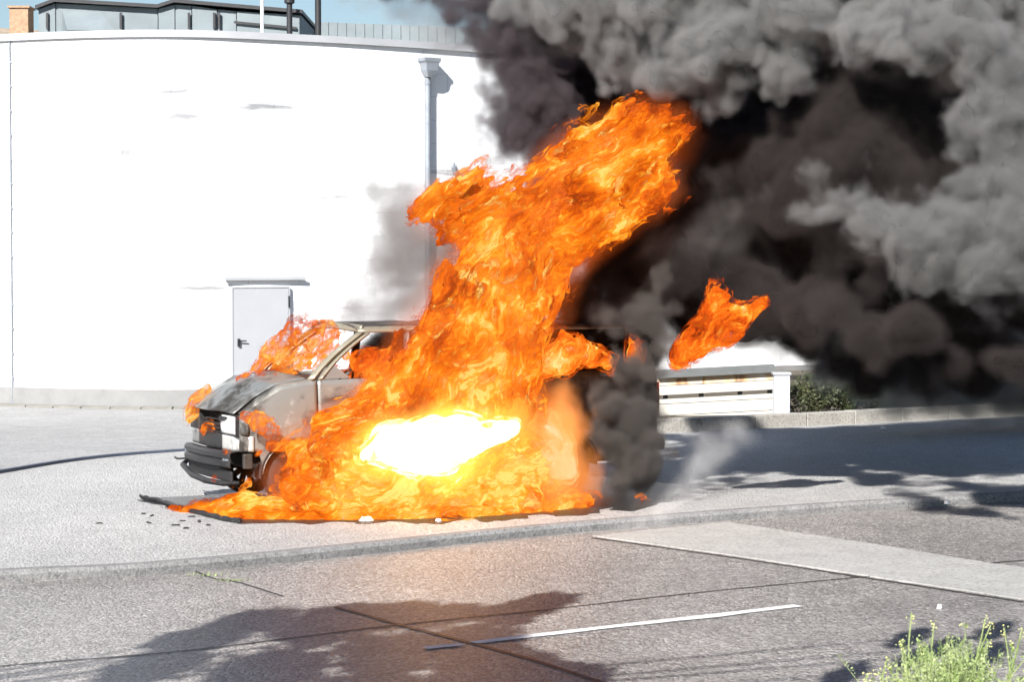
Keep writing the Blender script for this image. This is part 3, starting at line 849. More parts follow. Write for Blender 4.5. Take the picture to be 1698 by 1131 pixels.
# bumper beam with bolt holes and the curved lower bar
def beam(a, c):
    y = -0.80 + 1.62 * a
    prof = [(0, 0), (0.02, 0.02), (0.02, 0.06), (-0.0, 0.085), (0.02, 0.11), (0.02, 0.15), (0, 0.17), (-0.06, 0.17)]
    k = min(7, int(round(c * 7)))
    dx, dz = prof[k]
    return (-0.70 - 0.07 * (1 - (y / 0.82) ** 2) - dx, y, 0.445 + dz - 0.02 * a)
bb = MB().grid(beam, 24, 7).build('bumper_beam', M_CHAR, van, smooth=True, solid=0.02)
for y in (-0.74, -0.66, 0.60, 0.70):
    MB().tube([(-0.745 - 0.01, y, 0.53), (-0.715, y, 0.53)], 0.014, 8).build('bolt', M_GALV, bb)
MB().tube([(-0.66, 0.86, 0.42), (-0.76, 0.78, 0.36), (-0.80, 0.3, 0.29), (-0.80, -0.2, 0.27), (-0.74, -0.62, 0.27), (-0.62, -0.80, 0.29)], [0.02, 0.032, 0.034, 0.034, 0.030, 0.02], 10).build('lower_bar', M_CHAR, van, smooth=True)
MB().box((-0.70, -0.75, 0.28), (-0.66, 0.78, 0.41)).build('lower_apron', M_CHAR, van, bevel=0.02)
MB().box((-0.60, -0.90, 0.44), (-0.50, -0.84, 0.60)).build('bumper_bracket', M_RIM, van, bevel=0.01)
MB().tube([(-0.72, 0.66, 0.44), (-0.80, 0.86, 0.42), (-0.80, 0.95, 0.43)], 0.012, 6).build('loose_wire', M_CHAR, van)
# floor, bulkhead, dashboard, seats, wheel
MB().box((0.15, -0.84, 0.36), (4.36, 0.84, 0.46)).build('floor_pan', M_INSIDE, van)
MB().box((0.22, -0.80, 0.50), (0.30, 0.80, 1.36)).build('bulkhead', M_INSIDE, van)
MB().box((0.32, -0.78, 1.02), (0.66, 0.78, 1.30)).build('dashboard', M_INSIDE, van, bevel=0.05)
for y in (-0.42, 0.42):
    st_ = MB().box((0.95, y - 0.24, 0.62), (1.40, y + 0.24, 0.80)).build('seat', M_INSIDE, van, bevel=0.04)
    MB().tube([(1.40, y - 0.2, 0.8), (1.55, y - 0.19, 1.45), (1.56, y + 0.19, 1.45), (1.40, y + 0.2, 0.8)], 0.02, 6).tube([(1.47, y - 0.2, 1.1), (1.47, y + 0.2, 1.1)], 0.012, 6).build('seat_frame', M_INSIDE, st_)
sw = [(0.72 + 0.12 * math.cos(a) * 0.6, -0.42 + 0.19 * math.sin(a), 1.30 + 0.19 * math.cos(a) * 0.8) for a in [2 * math.pi * k / 20 for k in range(21)]]
MB().tube(sw, 0.014, 6, False).tube([(0.45, -0.42, 1.15), (0.72, -0.42, 1.30)], 0.02, 6).build('steering_wheel', M_INSIDE, van)
for u in (0.0, 3.2): MB().tube([(u, -0.75, 0.325), (u, 0.75, 0.325)], 0.05, 8).build('axle', M_INSIDE, van)
# tail
def tail(a, c):
    y = -0.86 + 1.72 * a
    z = 0.45 + (1.90 - 0.45) * c
    w = 1 - 0.14 * max(0, (z - 1.37) / 0.5)
    return (4.42 - 0.12 * max(0, (z - 1.37) / 0.5) - 0.05 * (y / 0.86) ** 2, y * w, z)
tg = MB().grid(tail, 14, 14).build('tailgate', M_BURNT, van, smooth=True, solid=0.02)
for sgn in (-1, 1):
    MB().box((4.39, sgn * 0.80 - 0.05, 0.85), (4.44, sgn * 0.80 + 0.05, 1.25)).build('tail_lamp', M_GLASS_LENS, van, bevel=0.01)
MB().box((4.40, -0.85, 0.46), (4.52, 0.85, 0.60)).build('rear_bumper', M_CHAR, van, bevel=0.03)

# ---------------------------------------------------------------- small things on the ground
def shard(px, py, w, l, m, name, label, cat, group=None, rz=0.0, z=0.0, h=0.02, seed=0):
    p = G(px, py, z)
    rnd = random.Random(seed * 7 + int(px))
    n = 9
    top, bot = [], []
    for k in range(n):
        an = 2 * math.pi * k / n
        r = rnd.uniform(0.6, 1.1)
        bot.append(Vector((math.cos(an) * l * r, math.sin(an) * w * r, 0.0)))
        top.append(Vector((math.cos(an) * l * r * 0.7, math.sin(an) * w * r * 0.7, h * rnd.uniform(0.5, 1.3))))
    b = MB().add(bot + top, [tuple(range(n - 1, -1, -1)), tuple(range(n, 2 * n))] + [(k, (k + 1) % n, n + (k + 1) % n, n + k) for k in range(n)])
    o = b.build(name, m)
    o.location = (p.x, p.y, z + 0.002); o.rotation_euler = (0, 0, rz)
    return tag(o, label, cat, group)
# melted strip of trim: long, curled up at its tip
def wob(k): return 0.012 * math.sin(k * 2.1)
tp = [G(232, 829), G(262, 834), G(300, 846), G(345, 858), G(378, 866), G(400, 868)]
b = MB()
b.tube([p + Vector((0, 0, 0.02 + (0.03 if i == 0 else 0) + abs(wob(i)))) for i, p in enumerate(smooth_poly(tp, 5))], [0.012] + [0.02 + 0.010 * abs(math.sin(i * 1.3)) for i in range(len(smooth_poly(tp, 5)) - 1)], 7)
tag(b.build('melted_trim', M_CHAR), 'long charred strip of melted trim on the paving before the van', 'trim strip')
FRAG = ['leftmost charred fragment, lying alone on the pale paving', 'tiny charred fragment just under the tip of the melted trim', 'flat charred fragment below the trim tip', 'long thin charred flake below the trim tip', 'charred flake in the middle of the scatter', 'small charred bit right of the middle flake', 'largest charred lump, nearest the kerb', 'longest thin charred sliver under the melted trim', 'narrow charred bit closest to the flames', 'small charred fragment touching the melted trim']
for i, (x, y, w, l) in enumerate([(165, 869, .02, .05), (238, 853, .02, .03), (252, 856, .025, .06), (247, 868, .02, .09), (291, 872, .03, .06), (302, 865, .02, .04), (309, 877, .035, .05), (330, 866, .02, .10), (345, 872, .015, .04), (318, 858, .015, .05)]):
    shard(x, y, w, l, M_CHAR, 'charred_fragment', FRAG[i], 'debris', 'charred fragments on the paving', rz=i * 0.7, seed=i, h=0.012)
for i, (x, y, w, l, z, lab) in enumerate([(608, 864, .035, .09, 0, 'white crumpled scrap at the foot of the side flames'), (572, 862, .02, .05, 0, 'tiny white scrap left of the crumpled scrap by the flames'), (727, 865, .03, .05, 0, 'pale scrap under the middle of the side flames'),
        (1464, 711, .05, .06, 0, 'white crumb on the shaded apron near the raised kerb'), (1570, 836, .03, .04, 0, 'white crumb by the front kerb at right'), (1185, 712, .02, .02, 0, 'very small white crumb on the shaded apron nearest the steam'), (1120, 866, .02, .03, ROADZ, 'small pale crumb at the kerb below the steam'), (1558, 1010, .02, .03, ROADZ, 'pale pebble on the road behind the weeds')]):
    shard(x, y, w, l, M_SCRAP, 'white_scrap', lab, 'scrap', None, rz=i, z=z, seed=i + 30, h=0.035 if i < 3 else 0.03)

# weeds in the road joints
def tuft(px, py, z, n, h, label, spread=0.06):
    p = G(px, py, z)
    o = tag(empty('joint_weed', (p.x, p.y, z)), label, 'weed', 'little weeds growing in the paving joints')
    b = MB(); rnd = random.Random(int(px * 3 + py))
    for _ in range(n):
        x, y = rnd.gauss(0, spread), rnd.gauss(0, spread * 0.3)
        a = rnd.uniform(0, 6.28); t = rnd.uniform(0.01, 0.05)
        e = Vector((x + math.cos(a) * t, y + math.sin(a) * t, h * rnd.uniform(0.3, 1)))
        s_ = Vector((-math.sin(a), math.cos(a), 0)) * 0.004
        b.add([Vector((x, y, 0)) - s_, Vector((x, y, 0)) + s_, e + s_ * 0.4, e - s_ * 0.4], [(0, 1, 2, 3)])
    tag(b.build('blades', M_LEAF_WEED, o), kind='stuff')
tuft(313, 944, ROADZ, 40, 0.05, 'yellowish weed tuft at the top end of the road crack')
tuft(345, 955, ROADZ, 40, 0.03, 'flat weed tuft in the middle of the road crack', 0.09)
tuft(382, 964, ROADZ, 50, 0.03, 'flat weed tuft at the lower end of the road crack', 0.09)
tuft(398, 921, ROADZ, 30, 0.06, 'green weed tuft growing at the foot of the kerb')
tuft(28, 950, ROADZ, 24, 0.05, 'small weed tuft at the kerb near the left picture edge')
strip('road_joint', [G(x, y, ROADZ) for x, y in ((300, 935), (345, 957), (400, 968), (470, 990))], 0.03, ROADZ + 0.003, M_TAR, 'thin weedy crack leading from the kerb to the tarred joint')

# flowering weeds close to the camera on the near verge
vx = [G(1200, 1131, ROADZ), G(1900, 1131, ROADZ)]
def weed(px, top, Y, label, seed, dense=1.0):
    rnd = random.Random(seed)
    base = P(px, 1131, Y); zt_ = P(px, top, Y).z
    o = tag(empty('flowering_weed', (base.x, Y, ROADZ)), label, 'weed', 'flowering weeds on the near verge')
    h = zt_ - ROADZ
    st, lf, fl = MB(), MB(), MB()
    lean = rnd.uniform(-0.03, 0.08)
    def sp(t): return Vector((lean * t * t * h * 2 + 0.02 * math.sin(t * 5 + seed), 0.03 * math.sin(t * 4), h * t))
    st.tube([sp(k / 8) for k in range(9)], [0.006 * (1.1 - k / 9) + 0.002 for k in range(9)], 5)
    br_ = [(sp, 1.0)]
    nb = 5
    tips = [(sp(1.0), 1.0)]
    for k in range(nb):
        t0 = 0.25 + 0.6 * k / nb
        a = rnd.uniform(0, 6.28); L = h * rnd.uniform(0.16, 0.34)
        e = sp(t0) + Vector((math.cos(a) * L * 0.55, math.sin(a) * L * 0.4, L * 0.8))
        st.tube([sp(t0), sp(t0).lerp(e, 0.5) + Vector((0, 0, -0.02)), e], [0.004, 0.003, 0.0015], 4)
        tips.append((e, 0.7))
        for _ in range(int(40 * dense)):
            q = sp(t0).lerp(e, rnd.uniform(0.05, 0.95))
            leafq(lf, q, rnd, rnd.uniform(0.012, 0.028))
    for _ in range(int(260 * dense)):
        t0 = 0.35 + 0.6 * rnd.random() ** 1.2
        leafq(lf, sp(t0) + Vector((rnd.gauss(0, 0.05 * (1.1 - t0)), rnd.gauss(0, 0.05 * (1.1 - t0)), 0)), rnd, rnd.uniform(0.015, 0.045) * (1.15 - t0))
    for e, f_ in tips:
        for _ in range(int(10 * f_)):
            q = e + Vector((rnd.gauss(0, 0.010), rnd.gauss(0, 0.010), rnd.uniform(-0.05, 0.012)))
            r = rnd.uniform(0.003, 0.006)
            fl.add([q + Vector(v) * r for v in ((1, 0, 0), (0, 1, 0), (-1, 0, 0), (0, -1, 0), (0, 0, 1), (0, 0, -1))], [(0, 1, 4), (1, 2, 4), (2, 3, 4), (3, 0, 4), (1, 0, 5), (2, 1, 5), (3, 2, 5), (0, 3, 5)])
    st.build('stem', M_LEAF_WEED, o); lf.build('leaves', M_LEAF_WEED, o); fl.build('blossom', M_FLOWER, o)
def leafq(b, q, rnd, s_):
    a = rnd.uniform(0, 6.28)
    d = Vector((math.cos(a), math.sin(a), rnd.uniform(0.1, 1.2))).normalized()
    w = d.cross(Vector((0, 0, 1))).normalized() * s_ * 0.32
    m_ = q + d * s_ * 0.5
    b.add([q, m_ + w, q + d * s_, m_ - w], [(0, 1, 2, 3)])
for i, (px, top, Y, dn, lab) in enumerate([(1498, 1016, 11.2, 1.0, 'tallest flowering weed at the left side of the dense clump'), (1552, 1032, 11.6, 0.6, 'thin flowering weed second in the clump'), (1585, 1036, 11.3, 1.0, 'leafy weed with twin blossom spikes amid the clump'),
        (1603, 1024, 11.9, 0.8, 'tall weed with a yellow tip in the clump middle'), (1640, 1042, 11.2, 1.0, 'weed with a drooping blossom spike right in the clump'), (1677, 1040, 11.6, 0.9, 'flowering weed at the right edge of the picture'),
        (1434, 1092, 11.4, 0.4, 'lone low weed standing left of the dense clump'), (1455, 1118, 11.0, 0.3, 'lowest weed tip just left of the clump')]):
    weed(px, top, Y, lab, 50 + i, dn)
# lower shoots of the clump, too many to count
b = MB(); rnd = random.Random(5)
for _ in range(210):
    x = rnd.gauss(1565, 42) if rnd.random() < .75 else rnd.uniform(1485, 1740)
    Y = rnd.uniform(10.6, 12.0)
    base = P(x, 1131, Y)
    prof = 1066 + 52 * min(1.2, abs((x - 1575) / 95.0)) ** 2 + rnd.uniform(-14, 44)
    zt_ = P(x, min(prof, 1128), Y).z
    lean = Vector((rnd.gauss(0, 0.08), rnd.gauss(0, 0.08), 0))
    b.tube([Vector((base.x, Y, ROADZ)), Vector((base.x, Y, zt_ * 0.5)) + lean * 0.3, Vector((base.x, Y, zt_)) + lean], [0.004, 0.003, 0.001], 4)
    for _ in range(34):
        t = 1 - abs(rnd.gauss(0, 0.22))
        if t < 0.2: continue
        leafq(b, Vector((base.x, Y, ROADZ + (zt_ - ROADZ) * t)) + lean * t * t + Vector((rnd.gauss(0, 0.008), rnd.gauss(0, 0.008), 0)), rnd, rnd.uniform(0.012, 0.040) * (1.25 - 0.7 * t))
tag(b.build('undergrowth', M_LEAF_WEED), 'dense fresh green shoots at the foot of the flowering weeds', kind='stuff')

# scorched, wet ground under the fire
sp = [(228, 828), (262, 826), (330, 822), (450, 815), (700, 800), (960, 790), (1100, 800), (1125, 822), (1095, 838), (1040, 848), (1010, 842), (985, 853), (930, 857), (905, 853), (860, 862), (800, 866), (770, 862), (735, 868), (690, 869), (650, 865), (600, 870), (560, 866), (520, 870), (470, 867), (430, 871), (395, 868), (350, 858), (300, 846), (260, 836)]
pts = [G(x, y, 0) for x, y in sp]
pts = smooth_poly(pts + [pts[0]], 4)[:-1]
pts = [p + Vector((mnoise.noise(p * 5), mnoise.noise(p * 5 + Vector((9, 0, 0))), 0)) * 0.17 for p in pts]
b = MB(); b.add([(p.x, p.y, 0.004) for p in pts], [tuple(range(len(pts)))])
so = tag(b.build('scorch_mark', aggregate('scorched_paving', (0.015, 0.014, 0.013), (0.04, 0.037, 0.034), (0.10, 0.095, 0.09), 40, 0.02, 0.4, 0.35)), 'black scorched wet patch of paving under the burning van', kind='structure')
bm = bmesh.new(); bm.from_mesh(so.data); bmesh.ops.triangulate(bm, faces=bm.faces[:]); bm.to_mesh(so.data); bm.free()
# ---------------------------------------------------------------- smoke and flames
class GN:
    """a small builder of geometry-node fields: a solid of swept blobs, roughened by noise, as a density volume and as surfaces"""
    def __init__(s, name):
        s.t = bpy.data.node_groups.new(name, 'GeometryNodeTree')
        s.t.interface.new_socket('Geometry', in_out='INPUT', socket_type='NodeSocketGeometry')
        s.t.interface.new_socket('Geometry', in_out='OUTPUT', socket_type='NodeSocketGeometry')
        s.out = s.t.nodes.new('NodeGroupOutput')
        s.pos = s.t.nodes.new('GeometryNodeInputPosition').outputs[0]
    def put(s, inp, v):
        if isinstance(v, bpy.types.NodeSocket): s.t.links.new(v, inp)
        else: inp.default_value = v
    def m(s, op, a, b=0.0, c=0.0, clamp=False):
        n = s.t.nodes.new('ShaderNodeMath'); n.operation = op; n.use_clamp = clamp
        for i, v in enumerate((a, b, c)): s.put(n.inputs[i], v)
        return n.outputs[0]
    def v(s, op, a, b=(0, 0, 0)):
        n = s.t.nodes.new('ShaderNodeVectorMath'); n.operation = op
        s.put(n.inputs[0], a)
        if op == 'SCALE': s.put(n.inputs['Scale'], b)
        else: s.put(n.inputs[1], b)
        return n.outputs['Value'] if op in ('LENGTH', 'DOT_PRODUCT') else n.outputs[0]
    def noise(s, vec, scale, detail=4, rough=.5, out=0, kind='FBM'):
        n = s.t.nodes.new('ShaderNodeTexNoise'); n.noise_type = kind
        s.put(n.inputs['Vector'], vec)
        n.inputs['Scale'].default_value = scale; n.inputs['Detail'].default_value = detail; n.inputs['Roughness'].default_value = rough
        return n.outputs[out]
    def worley(s, vec, scale, detail=1, rough=.5):
        n = s.t.nodes.new('ShaderNodeTexVoronoi'); s.put(n.inputs['Vector'], vec)
        n.inputs['Scale'].default_value = scale; n.inputs['Detail'].default_value = detail; n.inputs['Roughness'].default_value = rough
        return n.outputs['Distance']
    def stretch(s, vec, along, k):
        """coordinates compressed k times along a direction, so that noise runs in streaks"""
        a = Vector(along).normalized()
        d = s.v('DOT_PRODUCT', vec, tuple(a))
        return s.v('SUBTRACT', vec, s.v('SCALE', tuple(a), s.m('MULTIPLY', d, 1 - 1 / k)))
    def blobs(s, p, chains, soft=0.15):
        """chains: lists of (centre, radius); returns the signed depth inside the union (metres) and its box"""
        f = None
        lo, hi = Vector((1e9,) * 3), Vector((-1e9,) * 3)
        for ch in chains:
            for c, r in ch:
                for i in range(3):
                    lo[i] = min(lo[i], c[i] - r); hi[i] = max(hi[i], c[i] + r)
            segs = list(zip(ch[:-1], ch[1:])) if len(ch) > 1 else [(ch[0], None)]
            for A, B in segs:
                pa = s.v('SUBTRACT', p, tuple(A[0]))
                if B is None:
                    d = s.m('SUBTRACT', A[1], s.v('LENGTH', pa))
                else:
                    ba = B[0] - A[0]
                    h = s.m('MULTIPLY', s.v('DOT_PRODUCT', pa, tuple(ba)), 1 / max(ba.length_squared, 1e-6), clamp=True)
                    q = s.v('SUBTRACT', pa, s.v('SCALE', tuple(ba), h))
                    d = s.m('SUBTRACT', s.m('MULTIPLY_ADD', h, B[1] - A[1], A[1]), s.v('LENGTH', q))
                f = d if f is None else s.m('SMOOTH_MAX', f, d, soft)
        return f, lo, hi
    def cube(s, dens, lo, hi, voxel):
        vc = s.t.nodes.new('GeometryNodeVolumeCube')
        s.put(vc.inputs['Density'], dens)
        vc.inputs['Min'].default_value = lo; vc.inputs['Max'].default_value = hi
        for i, k in enumerate('XYZ'): vc.inputs['Resolution ' + k].default_value = max(8, int((hi[i] - lo[i]) / voxel))
        return vc.outputs[0]
    def shell(s, vol, thr, m, smooth=True, attr=None):
        vm = s.t.nodes.new('GeometryNodeVolumeToMesh'); s.put(vm.inputs[0], vol); vm.inputs['Threshold'].default_value = thr
        o = vm.outputs[0]
        ss = s.t.nodes.new('GeometryNodeSetShadeSmooth'); s.put(ss.inputs[0], o); o = ss.outputs[0]
        if attr is not None:
            st = s.t.nodes.new('GeometryNodeStoreNamedAttribute'); st.data_type = 'FLOAT'; st.domain = 'POINT'
            s.put(st.inputs['Geometry'], o); st.inputs['Name'].default_value = 'layer'; st.inputs['Value'].default_value = attr
            o = st.outputs[0]
        return s.mat(o, m)
    def mat(s, geo, m):
        n = s.t.nodes.new('GeometryNodeSetMaterial'); s.put(n.inputs[0], geo); n.inputs['Material'].default_value = m
        return n.outputs[0]
    def finish(s, name, geos, loc):
        j = s.t.nodes.new('GeometryNodeJoinGeometry')
        for g_ in geos: s.t.links.new(g_, j.inputs[0])
        s.t.links.new(j.outputs[0], s.out.inputs[0])
        me = bpy.data.meshes.new(name)
        o = bpy.data.objects.new(name, me)
        COL.objects.link(o)
        o.modifiers.new('shape', 'NODES').node_group = s.t
        return o

def volmat(name, albedo, density, var=None, glow=None):
    m = bpy.data.materials.new(name); m.use_nodes = True
    t = m.node_tree; t.nodes.clear()
    out = t.nodes.new('ShaderNodeOutputMaterial'); pv = t.nodes.new('ShaderNodeVolumePrincipled')
    t.links.new(pv.outputs[0], out.inputs['Volume'])
    pv.inputs['Color'].default_value = (*albedo, 1)
    pv.inputs['Density'].default_value = density
    pv.inputs['Anisotropy'].default_value = 0.0
    if glow:
        pv.inputs['Emission Color'].default_value = (*glow[0], 1)
        at = t.nodes.new('ShaderNodeAttribute'); at.attribute_name = 'density'
        ml = t.nodes.new('ShaderNodeMath'); ml.operation = 'MULTIPLY'; ml.inputs[1].default_value = glow[1]
        t.links.new(at.outputs['Fac'], ml.inputs[0]); t.links.new(ml.outputs[0], pv.inputs['Emission Strength'])
    return m
def coremat(name, c, c2):
    m = Mat(name, 1.0, 0, 0.0)
    m.color(m.mix(m.ramp(m.noise(1.3, 5, 0.6), [(0.35, 0.0), (0.65, 1.0)]), c, c2))
    return m.m

def px_chain(pts):
    """(pixel x, pixel y, radius in pixels, depth) -> world chain"""
    return [(P(x, y, Y), r * Y / F) for x, y, r, Y in pts]

def smoke(name, chains, vm, label, core=None, cells=1.0, voxel=0.04, warp=0.5, warp_scale=0.8, puff=0.7, puff_scale=1.4, fine=0.25, edge=0.22, soft=0.3, pad=0.5, thr=0.85, along=None, k=1.0, fine_scale=5.0, hole=0.0):
    g_ = GN(name + '_shape')
    w = g_.v('SCALE', g_.v('SUBTRACT', g_.noise(g_.pos, warp_scale, 3, .55, 1), (.5, .5, .5)), warp)
    p = g_.v('ADD', g_.pos, w)
    f, lo, hi = g_.blobs(p, [px_chain(c) for c in chains], soft)
    q = g_.stretch(p, along, k) if along else p
    d = f
    if puff:
        d = g_.m('ADD', d, g_.m('MULTIPLY_ADD', g_.worley(q, puff_scale, cells, .55), -puff, puff * 0.42))
    n1 = g_.noise(q, fine_scale, 5, .62)
    d = g_.m('ADD', d, g_.m('MULTIPLY_ADD', n1, -fine * 2, fine))
    mr = g_.t.nodes.new('ShaderNodeMapRange'); mr.interpolation_type = 'SMOOTHSTEP'
    g_.put(mr.inputs[0], d); mr.inputs[1].default_value = 0.0; mr.inputs[2].default_value = edge
    dens = mr.outputs[0]
    if hole:
        h = g_.noise(q, 2.2, 5, .6)
        mh = g_.t.nodes.new('ShaderNodeMapRange'); mh.interpolation_type = 'SMOOTHSTEP'
        g_.put(mh.inputs[0], h); mh.inputs[1].default_value = 0.36; mh.inputs[2].default_value = 0.62; mh.inputs[3].default_value = 1 - hole
        dens = g_.m('MULTIPLY', dens, mh.outputs[0])
    vol = g_.cube(dens, lo - Vector((pad,) * 3), hi + Vector((pad,) * 3), voxel)
    geos = [g_.mat(vol, vm)]
    if core: geos.append(g_.shell(vol, thr, core))
    o = g_.finish(name, geos, None)
    o.data.materials.append(vm)
    return tag(o, label, 'smoke', kind='stuff')

V_BLACK = volmat('soot_smoke', (0.078, 0.066, 0.063), 12)
V_GREY = volmat('grey_smoke', (0.35, 0.345, 0.34), 14)
V_GREY2 = volmat('grey_smoke_lobe', (0.30, 0.295, 0.29), 13)
V_BROWN = volmat('brown_smoke', (0.135, 0.112, 0.122), 14)
C_BLACK = coremat('soot_smoke_core', (0.012, 0.009, 0.009), (0.03, 0.024, 0.022))
C_GREY = coremat('grey_smoke_core', (0.05, 0.05, 0.05), (0.105, 0.105, 0.105))
C_BROWN = coremat('brown_smoke_core', (0.04, 0.033, 0.035), (0.09, 0.075, 0.075))

smoke('black_smoke', [
    [(880, 120, 110, 28.0), (1010, 230, 150, 28), (1270, 330, 175, 26.8), (1460, 280, 185, 25.1), (1750, 250, 200, 25)],
    [(955, 400, 70, 26.4), (945, 480, 75, 26.2)],
    [(1230, 330, 190, 28.4), (1100, 470, 150, 27.6), (960, 560, 110, 27.3)],
    [(900, 60, 130, 28.5), (1200, 120, 150, 28.5), (1500, 120, 170, 29), (1800, 100, 180, 29.5)],
    [(900, 535, 35, 25.9), (1000, 525, 52, 25.7), (1090, 510, 60, 25.8), (1110, 440, 90, 26.0)],
    [(985, 420, 95, 26.8), (960, 500, 95, 26.6)], [(940, 330, 70, 27.5), (920, 410, 80, 27)], [(1290, 545, 60, 30), (1500, 560, 80, 31)], [(1300, 420, 140, 28.8), (1500, 450, 140, 28.8), (1750, 450, 150, 28.8)], [(1180, 510, 70, 27.5), (1290, 545, 75, 28), (1400, 580, 85, 29), (1720, 600, 95, 30)],
    [(1100, 470, 150, 27.6), (1340, 500, 90, 25.4), (1420, 525, 80, 23.2), (1500, 560, 75, 22.6), (1660, 590, 75, 22.0), (1900, 600, 90, 21.8)],
], V_BLACK, 'huge black smoke mass drifting right from the burning van roof', C_BLACK, voxel=0.05, puff=0.7, puff_scale=1.0, fine=0.2, edge=0.35)
smoke('purple_smoke', [[(855, 110, 105, 26.9), (890, 200, 118, 26.9), (940, 290, 105, 26.7), (930, 360, 60, 26.6)], [(865, 120, 95, 26.9), (800, 20, 75, 27), (640, -45, 60, 27.2)]],
      V_BROWN, 'purplish brown smoke edge left above the tall flame against the white wall', None, voxel=0.035, puff=0.5, puff_scale=1.9, fine=0.26, edge=0.32, warp=0.4, hole=0.12, cells=2.0)
smoke('grey_smoke', [
    [(980, 40, 110, 26.2), (1090, 90, 105, 25.4), (1180, 80, 120, 25.2), (1300, 60, 120, 25.0), (1420, 60, 100, 24.2), (1560, 40, 120, 23.2)],
    [(880, -20, 110, 26.2), (1090, -60, 170, 25.6), (1400, -60, 170, 25.2), (1700, -40, 200, 25)],
    [(1180, 150, 34, 25.0)],
], V_GREY, 'light grey billowing smoke along the top above the flame', C_GREY, voxel=0.032, puff=0.66, puff_scale=1.35, fine=0.22, fine_scale=4.0, edge=0.32, thr=0.97, cells=2.0)
smoke('grey_smoke', [
    [(1300, 300, 62, 23.6), (1390, 320, 98, 23.3), (1490, 375, 125, 22.9), (1600, 400, 150, 22.7), (1760, 400, 170, 22.4)],
    [(1620, 80, 130, 23.0), (1660, 220, 135, 22.7), (1650, 340, 130, 22.6), (1600, 420, 90, 22.5)],
], V_GREY2, 'rolling grey smoke lobe at the right edge over the black smoke', C_GREY, voxel=0.034, puff=0.66, puff_scale=1.4, fine=0.26, fine_scale=3.8, edge=0.38, thr=0.97, cells=2.0, warp=0.7, warp_scale=1.0)

def flamemat(name, along, k, stops, strength, scale=4.5, warp=0.35, bias=0.0, contrast=1.0, opened=0.0, sharp=6.0):
    """glowing gas: colour by temperature noise drawn out along the flow, ragged holes in the outer layers"""
    m = bpy.data.materials.new(name); m.use_nodes = True
    mm = Mat.__new__(Mat); mm.m = m; mm.t = m.node_tree
    mm.t.nodes.clear()
    out = mm.t.nodes.new('ShaderNodeOutputMaterial')
    geo = mm.t.nodes.new('ShaderNodeTexCoord')
    mm.pos = geo.outputs['Object']
    a = Vector(along).normalized()
    wv = mm.vmath('SCALE', mm.vmath('SUBTRACT', mm.noise(1.6, 3, .55, col=True), (.5, .5, .5)), warp * 2)
    p = mm.vmath('ADD', mm.pos, wv)
    n = mm.t.nodes.new('ShaderNodeVectorMath'); n.operation = 'DOT_PRODUCT'
    mm.put(n.inputs[0], p); n.inputs[1].default_value = a
    q = mm.vmath('SUBTRACT', p, mm.vmath('SCALE', tuple(a), mm.math('MULTIPLY', n.outputs['Value'], 1 - 1 / k)))
    big = mm.noise(1.7, 3, .5, vec=p)
    mid = mm.noise(scale, 7, .66, vec=q, dist=0.12)
    rid = mm.t.nodes.new('ShaderNodeTexNoise'); rid.noise_type = 'RIDGED_MULTIFRACTAL'
    mm.put(rid.inputs['Vector'], q); rid.inputs['Scale'].default_value = scale * 0.9; rid.inputs['Detail'].default_value = 5; rid.inputs['Roughness'].default_value = .6
    at = mm.t.nodes.new('ShaderNodeAttribute'); at.attribute_name = 'layer'
    tmp = mm.math('ADD', mm.math('MULTIPLY', big, 0.75), mm.math('MULTIPLY', mid, 0.80))
    tmp = mm.math('ADD', tmp, mm.math('MULTIPLY', mm.math('SUBTRACT', rid.outputs[0], 0.4), 0.035 * contrast))
    tmp = mm.math('ADD', tmp, mm.math('MULTIPLY_ADD', at.outputs['Fac'], 0.10, bias - 0.335))
    tmp = mm.math('MULTIPLY_ADD', mm.math('SUBTRACT', tmp, 0.5), 2.3 * contrast, 0.5)
    col = mm.ramp(tmp, stops)
    em = mm.t.nodes.new('ShaderNodeEmission'); mm.put(em.inputs[0], col); em.inputs[1].default_value = strength
    tr = mm.t.nodes.new('ShaderNodeBsdfTransparent')
    mix = mm.t.nodes.new('ShaderNodeMixShader')
    # outer layers (0, 1) open up where the gas is thin; the inner one (2) is closed
    cut = mm.math('ADD', mid, mm.math('MULTIPLY', big, 0.3))
    al = mm.math('MULTIPLY', mm.math('SUBTRACT', mm.math('ADD', cut, mm.math('MULTIPLY', at.outputs['Fac'], 0.18)), 0.68 + opened), sharp)
    n = mm.t.nodes.new('ShaderNodeClamp'); mm.put(n.inputs[0], al)
    mm.put(mix.inputs[0], n.outputs[0])
    mm.t.links.new(tr.outputs[0], mix.inputs[1]); mm.t.links.new(em.outputs[0], mix.inputs[2])
    mm.t.links.new(mix.outputs[0], out.inputs['Surface'])
    return m

